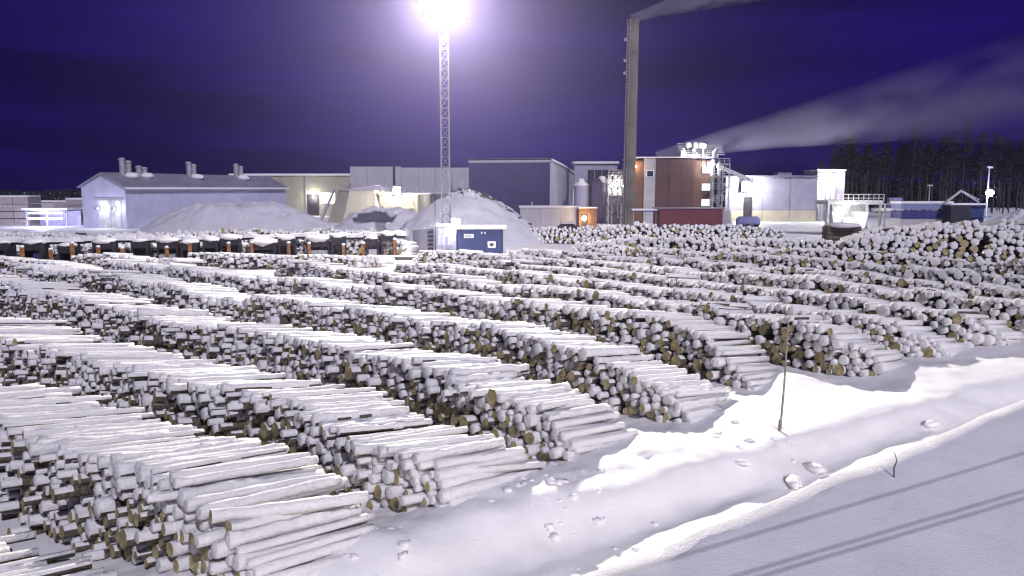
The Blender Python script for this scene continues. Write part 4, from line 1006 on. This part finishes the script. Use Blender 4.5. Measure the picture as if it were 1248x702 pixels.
def on_ground(px, py, z0=3.5):
    d = ray(px, py); t_ = np.linspace(2, 60, 4000); P = np.array([0, 0, CAMH]) + np.outer(t_, np.array(d))
    k = int(np.argmax(P[:, 2] < height(P[:, 0], P[:, 1]))); return Vector(P[k])
def wood_mass(name, label, x0, x1, Y0, Y1, hmin, hmax, n, seed):
    rg = np.random.default_rng(seed); X = rg.uniform(x0, x1, n); Y = rg.uniform(Y0, Y1, n)
    top = hmin + (hmax - hmin) * (vnoise(X * 0.13, X * 0 + seed) * 0.6 + 0.4 * vnoise(X * 0.7, Y * 0.02)); Z = top * rg.random(n) ** 0.8
    c = np.stack([X, Y, Z], 1); d = rg.normal(0, 1, (n, 3)); d /= np.linalg.norm(d, axis=1)[:, None]; w_ = np.cross(d, rg.normal(0, 1, (n, 3))); w_ /= np.linalg.norm(w_, axis=1)[:, None]
    sz = rg.uniform(0.5, 1.3, n)[:, None]; d = d * sz; w_ = w_ * sz * 0.5
    V = np.stack([c - d, c + w_, c + d, c - w_], 1).reshape(-1, 3); Q = np.arange(4 * n).reshape(-1, 4)
    me = mesh_np(name, V, Q, np.zeros((0, 3), int), np.zeros(n), np.zeros(0), ['needle']); o = bpy.data.objects.new(name, me); col.objects.link(o); tag(o, label, 'forest', kind='stuff'); return o
wood_mass('far_forest', 'far dark forest along the horizon behind the plant', -330, 300, 400, 425, 4.0, 7.5, 26000, 3)
wood_mass('forest_undergrowth', 'dark forest undergrowth between the pine trunks', 108, 240, 285, 330, 5.0, 13.0, 16000, 6)
# ================================================================== MARKER POLE, TWIG, CLODS
b = on_ground(950, 525)
mp1 = empty('marker_pole', b); tag(mp1, 'thin leaning marker pole stuck in the roadside snow bank', 'marker pole')
tp = at(961, 388, b.y) - b
MB().tube([(0, 0, -0.4), tp * 0.4 + Vector((0.03, 0, 0)), tp], [0.034, 0.03, 0.02], 8).build('stick', 'stake', mp1)
MB().tube([(0, 0, -0.1), tp * 0.1], [0.05, 0.047], 8).build('sleeve', 'stake', mp1)
b = on_ground(1090, 582)
tg = empty('dry_twig', b); tag(tg, 'small dry twig poking out of the lilac embankment snow', 'twig')
MB().tube([(0, 0, -0.05), (-0.01, 0, 0.10), (0.015, 0, 0.17), (-0.015, 0, 0.26)], [0.007, 0.006, 0.005, 0.003], 6).build('stem', 'dark', tg)
def clod(px, py, r, label):
    p = on_ground(px, py)
    o = MB().ball((0, 0, 0), r, 12, 8, 0.6, 0.22).build('snow_clod', 'snow'); o.location = p + Vector((0, 0, r * 0.3)); o.rotation_euler = (0, 0, random.uniform(0, 6)); o.scale = (1.5, 0.9, 0.9); tag(o, label, 'snow clod', 'snow clods beside the road'); return o
clod(967, 591, 0.24, 'loaf-shaped snow clod at the foot of the embankment'); clod(992, 574, 0.22, 'snow clod lying below the marker pole shadow'); clod(1134, 519, 0.20, 'snow clod on the road edge right of the marker pole')
clod(905, 566, 0.14, 'small snow clod on the packed road left of the marker pole')
cb_ = MB(); rc = random.Random(3)
for k in range(120):
    if rc.random() < 0.55: px, py = rc.gauss(690, 45), rc.gauss(610, 16)
    elif rc.random() < 0.6: px, py = rc.gauss(470, 50), rc.gauss(672, 18)
    else: px, py = rc.gauss(880, 40), rc.gauss(535, 9)
    p = on_z(px, py, 0.2); p.z = hz(p.x, p.y); cb_.ball((p.x, p.y, p.z - 0.02), rc.choice((0.03, 0.04, 0.05, 0.06, 0.09, 0.13)), 7, 5, 0.6, 0.42)
o = cb_.build('loose_snow_lumps', 'snow'); tag(o, 'loose snow lumps scattered at the ends of the log rows', 'snow lumps', kind='stuff')

# ================================================================== STEAM
def plume(name, label, pts, rads, dens, seed, tint=(0.74, 0.70, 1.0)):
    """a closed tapering tube of steam; density fades towards its skin and its far end"""
    m_ = MB().tube(pts, rads, 20); o = m_.build(name, 'snow'); tag(o, label, 'steam')
    a, b = Vector(pts[0]), Vector(pts[-1]); ax = (b - a); L = ax.length
    mt = bpy.data.materials.new(name); mt.use_nodes = True; t = mt.node_tree; t.nodes.clear(); n = t.nodes.new; l = t.links.new
    out_ = n('ShaderNodeOutputMaterial'); pv = n('ShaderNodeVolumePrincipled'); l(pv.outputs[0], out_.inputs['Volume'])
    pv.inputs['Color'].default_value = (*tint, 1); pv.inputs['Anisotropy'].default_value = 0.2
    tcn = n('ShaderNodeTexCoord'); q = ax.normalized().to_track_quat('X', 'Z').to_matrix().transposed().to_euler()
    sb_ = n('ShaderNodeVectorMath'); sb_.operation = 'SUBTRACT'; sb_.inputs[1].default_value = a; l(tcn.outputs['Object'], sb_.inputs[0])
    vr = n('ShaderNodeVectorRotate'); vr.rotation_type = 'EULER_XYZ'; vr.inputs['Rotation'].default_value = q; l(sb_.outputs[0], vr.inputs['Vector'])
    sx = n('ShaderNodeSeparateXYZ'); l(vr.outputs[0], sx.inputs[0])
    def mth(op, *args):
        m2 = n('ShaderNodeMath'); m2.operation = op
        for i, v in enumerate(args):
            if isinstance(v, (int, float)): m2.inputs[i].default_value = v
            else: l(v, m2.inputs[i])
        return m2.outputs[0]
    tt = mth('DIVIDE', sx.outputs[0], L)
    rad = mth('MULTIPLY_ADD', tt, rads[-1] - rads[0], rads[0])
    r2 = mth('SQRT', mth('ADD', mth('MULTIPLY', sx.outputs[1], sx.outputs[1]), mth('MULTIPLY', sx.outputs[2], sx.outputs[2])))
    rr = mth('DIVIDE', r2, rad)
    edge = mth('SUBTRACT', 1.0, mth('SMOOTH_MAX', 0.0, rr, 0.01)); edge.node.use_clamp = True
    mpn = n('ShaderNodeMapping'); mpn.inputs['Scale'].default_value = (0.35, 1, 1); mpn.inputs['Location'].default_value = (seed, 0, 0); l(vr.outputs[0], mpn.inputs[0])
    nz_ = n('ShaderNodeTexNoise'); nz_.inputs['Scale'].default_value = 2.6 / rads[-1]; nz_.inputs['Detail'].default_value = 5; l(mpn.outputs[0], nz_.inputs['Vector'])
    nf = mth('MULTIPLY_ADD', nz_.outputs[0], 4.2, -1.55); nf.node.use_clamp = True
    fade = mth('SUBTRACT', 1.0, tt); fade.node.use_clamp = True
    rin = mth('DIVIDE', rads[0], rad)
    d = mth('MULTIPLY', mth('MULTIPLY', edge, nf), mth('MULTIPLY', mth('MULTIPLY', mth('POWER', fade, 0.8), rin), dens))
    l(d, pv.inputs['Density'])
    o.data.materials.clear(); o.data.materials.append(mt); return o
tip = at(768, 24, Yc)
plume('steam_plume', 'short steam plume blown sideways off the tall chimney top', [tip + Vector((0.3, 0, 0.2)), at(800, 8, Yc + 2), at(905, -18, Yc + 6), at(1000, -45, Yc + 10)], [0.8, 1.9, 3.6, 5.5], 12.0, 3)
plume('steam_plume', 'broad pale steam plume drifting from the boiler house roof over the forest', [at(800, 190, Yb + 6), at(930, 150, Yb + 8), at(1090, 120, Yb + 10), at(1330, 95, Yb + 14)], [1.0, 5.5, 9.0, 15.0], 3.6, 8)

# ================================================================== OVERHEAD CABLES (they run beside the embankment and shade it with thin lines)
cab = []
for i, (a, b, lift) in enumerate((((850, 697), (1240, 612), 5.5), ((920, 690), (1240, 619), 5.5), ((960, 630), (1240, 560), 5.8))):
    A_, B_ = on_ground(*a) + SUNV * lift, on_ground(*b) + SUNV * lift; d = B_ - A_; d.z = 0; d.normalize()
    P0, P1 = A_ - d * 26, A_ + d * 44; P1.z = P0.z = (A_.z + B_.z) / 2; cab.append((P0, P1))
    o = MB().tube([P0.lerp(P1, q / 24) + Vector((0, 0, -0.5 * (1 - (2 * q / 24 - 1) ** 2) + 0.5 * (1 - (2 * 26 / 70 - 1) ** 2))) for q in range(25)], 0.0065, 6).build('overhead_cable', 'dark')
    tag(o, ('black overhead cable nearest the road', 'black overhead cable in the middle of three', 'black overhead cable strung farthest from the road')[2 - i], 'cable', 'overhead cables along the embankment')
for e_ in (0, 1):
    ps = [c[e_] for c in cab]; c0 = sum(ps, Vector()) / 3
    r = empty('utility_pole', (c0.x, c0.y, 0)); tag(r, 'wooden utility pole carrying three cables ' + ('over the far end of the embankment' if e_ else 'behind the embankment'), 'utility pole', 'utility poles')
    zt = max(p.z for p in ps); MB().tube([(0, 0, -0.3), (0, 0, zt + 0.6)], [0.16, 0.11], 10).build('pole', 'pinebark', r)
    v0, v1 = ps[0] - Vector((c0.x, c0.y, 0.1)), ps[2] - Vector((c0.x, c0.y, 0.1)); v0.z = v1.z = min(p.z for p in ps) - 0.12; MB().bar(v0 * 1.0, v1, 0.12, 0.16).build('crossarm', 'pinebark', r)
    for p in ps: q = p - Vector((c0.x, c0.y, 0)); MB().tube([(q.x, q.y, v0.z), (q.x, q.y, q.z)], 0.05, 8).build('insulator', 'whitepaint', r)

# ================================================================== LIGHT MAST
mb0 = on_z(544, 311, 0.0); MX, MY = mb0.x, mb0.y; MH = pxZ(18, MY)
mast = empty('light_mast', (MX, MY, 0))
tag(mast, 'tall steel lattice light mast with blazing floodlights behind the blue cabin', 'light mast')
hw = 0.42
for sx in (-1, 1):
    for sy in (-1, 1):
        MB().bar((sx * hw, sy * hw, 0), (sx * hw, sy * hw, MH), 0.10).build('leg', 'maststeel', mast)
br = MB(); z = 0.3; k = 0
while z < MH - 1.0:
    for a, b in (((-1, -1), (1, -1)), ((1, -1), (1, 1)), ((1, 1), (-1, 1)), ((-1, 1), (-1, -1))):
        p, q = (a, b) if k % 2 else (b, a)
        br.bar((p[0] * hw, p[1] * hw, z), (q[0] * hw, q[1] * hw, z + 1.0), 0.05)
        br.bar((a[0] * hw, a[1] * hw, z), (b[0] * hw, b[1] * hw, z), 0.05)
    z += 1.0; k += 1
br.build('lattice_bracing', 'maststeel', mast)
pf = MB().box(-2.3, 2.3, -1.0, 1.0, MH - 0.6, MH - 0.5)
for zz in (0.0, 0.5):
    for a, b in (((-2.3, -1), (2.3, -1)), ((2.3, -1), (2.3, 1)), ((2.3, 1), (-2.3, 1)), ((-2.3, 1), (-2.3, -1))):
        pf.bar((*a, MH + zz), (*b, MH + zz), 0.05)
pf.build('platform', 'maststeel', mast)
for zz, n_ in ((MH - 0.15, 4), (MH + 0.72, 6), (MH + 1.6, 6), (MH + 2.45, 4)):  # cluster widened with added heads to imitate the lens bloom
    for i in range(n_):
        x = (i - (n_ - 1) / 2) * 0.84
        h = MB().box(x - 0.36, x + 0.36, -1.32, -1.05, zz - 0.3, zz + 0.42).build('floodlight', 'dark', mast)
        MB().tube([(x, -1.325, zz + 0.06), (x, -1.40, zz + 0.06)], 0.35, 14).build('lens', 'lampF', h)
for i in range(3):
    x = -0.9 + 0.9 * i
    h = MB().box(x - 0.36, x + 0.36, 0.85, 1.12, MH + 0.1, MH + 0.8).build('floodlight', 'dark', mast)
    MB().box(x - 0.31, x + 0.31, 1.125, 1.16, MH + 0.14, MH + 0.76).build('lens', 'lampF', h)
WARM = (1.0, 0.955, 0.87)
src = Vector((MX, MY - 2.2, MH + 0.5))
light('mast_light', 'POINT', 16000, WARM, src, mast, 0.8)
light('mast_spot', 'SPOT', 42000, WARM, src + Vector((0, 0.2, 0.6)), mast, 0.6, aim=(MX, MY - 45, 0), size=R(150), blend=0.6)
light('mast_spot', 'SPOT', 290000, WARM, src + Vector((-0.5, 0, 0.3)), mast, 0.35, aim=(-6, 12, 0), size=R(44), blend=0.9)
light('mast_spot', 'SPOT', 225000, WARM, src + Vector((0.5, 0, 0.3)), mast, 0.35, aim=(14, 20, 0), size=R(44), blend=0.9)

# ================================================================== HAZE
hz_b = MB().box(-420, 420, -25, 560, -2.0, 75).build('haze', 'snow')
hm = bpy.data.materials.new('haze_air'); hm.use_nodes = True; t = hm.node_tree; t.nodes.clear()
o_ = t.nodes.new('ShaderNodeOutputMaterial'); pv = t.nodes.new('ShaderNodeVolumePrincipled')
pv.inputs['Color'].default_value = (0.66, 0.58, 1.0, 1); pv.inputs['Density'].default_value = 0.00018
pv.inputs['Anisotropy'].default_value = 0.82
t.links.new(pv.outputs[0], o_.inputs['Volume'])
hz_b.data.materials.clear(); hz_b.data.materials.append(hm); tag(hz_b, 'thin frosty night air around the yard lights', 'haze', kind='stuff')
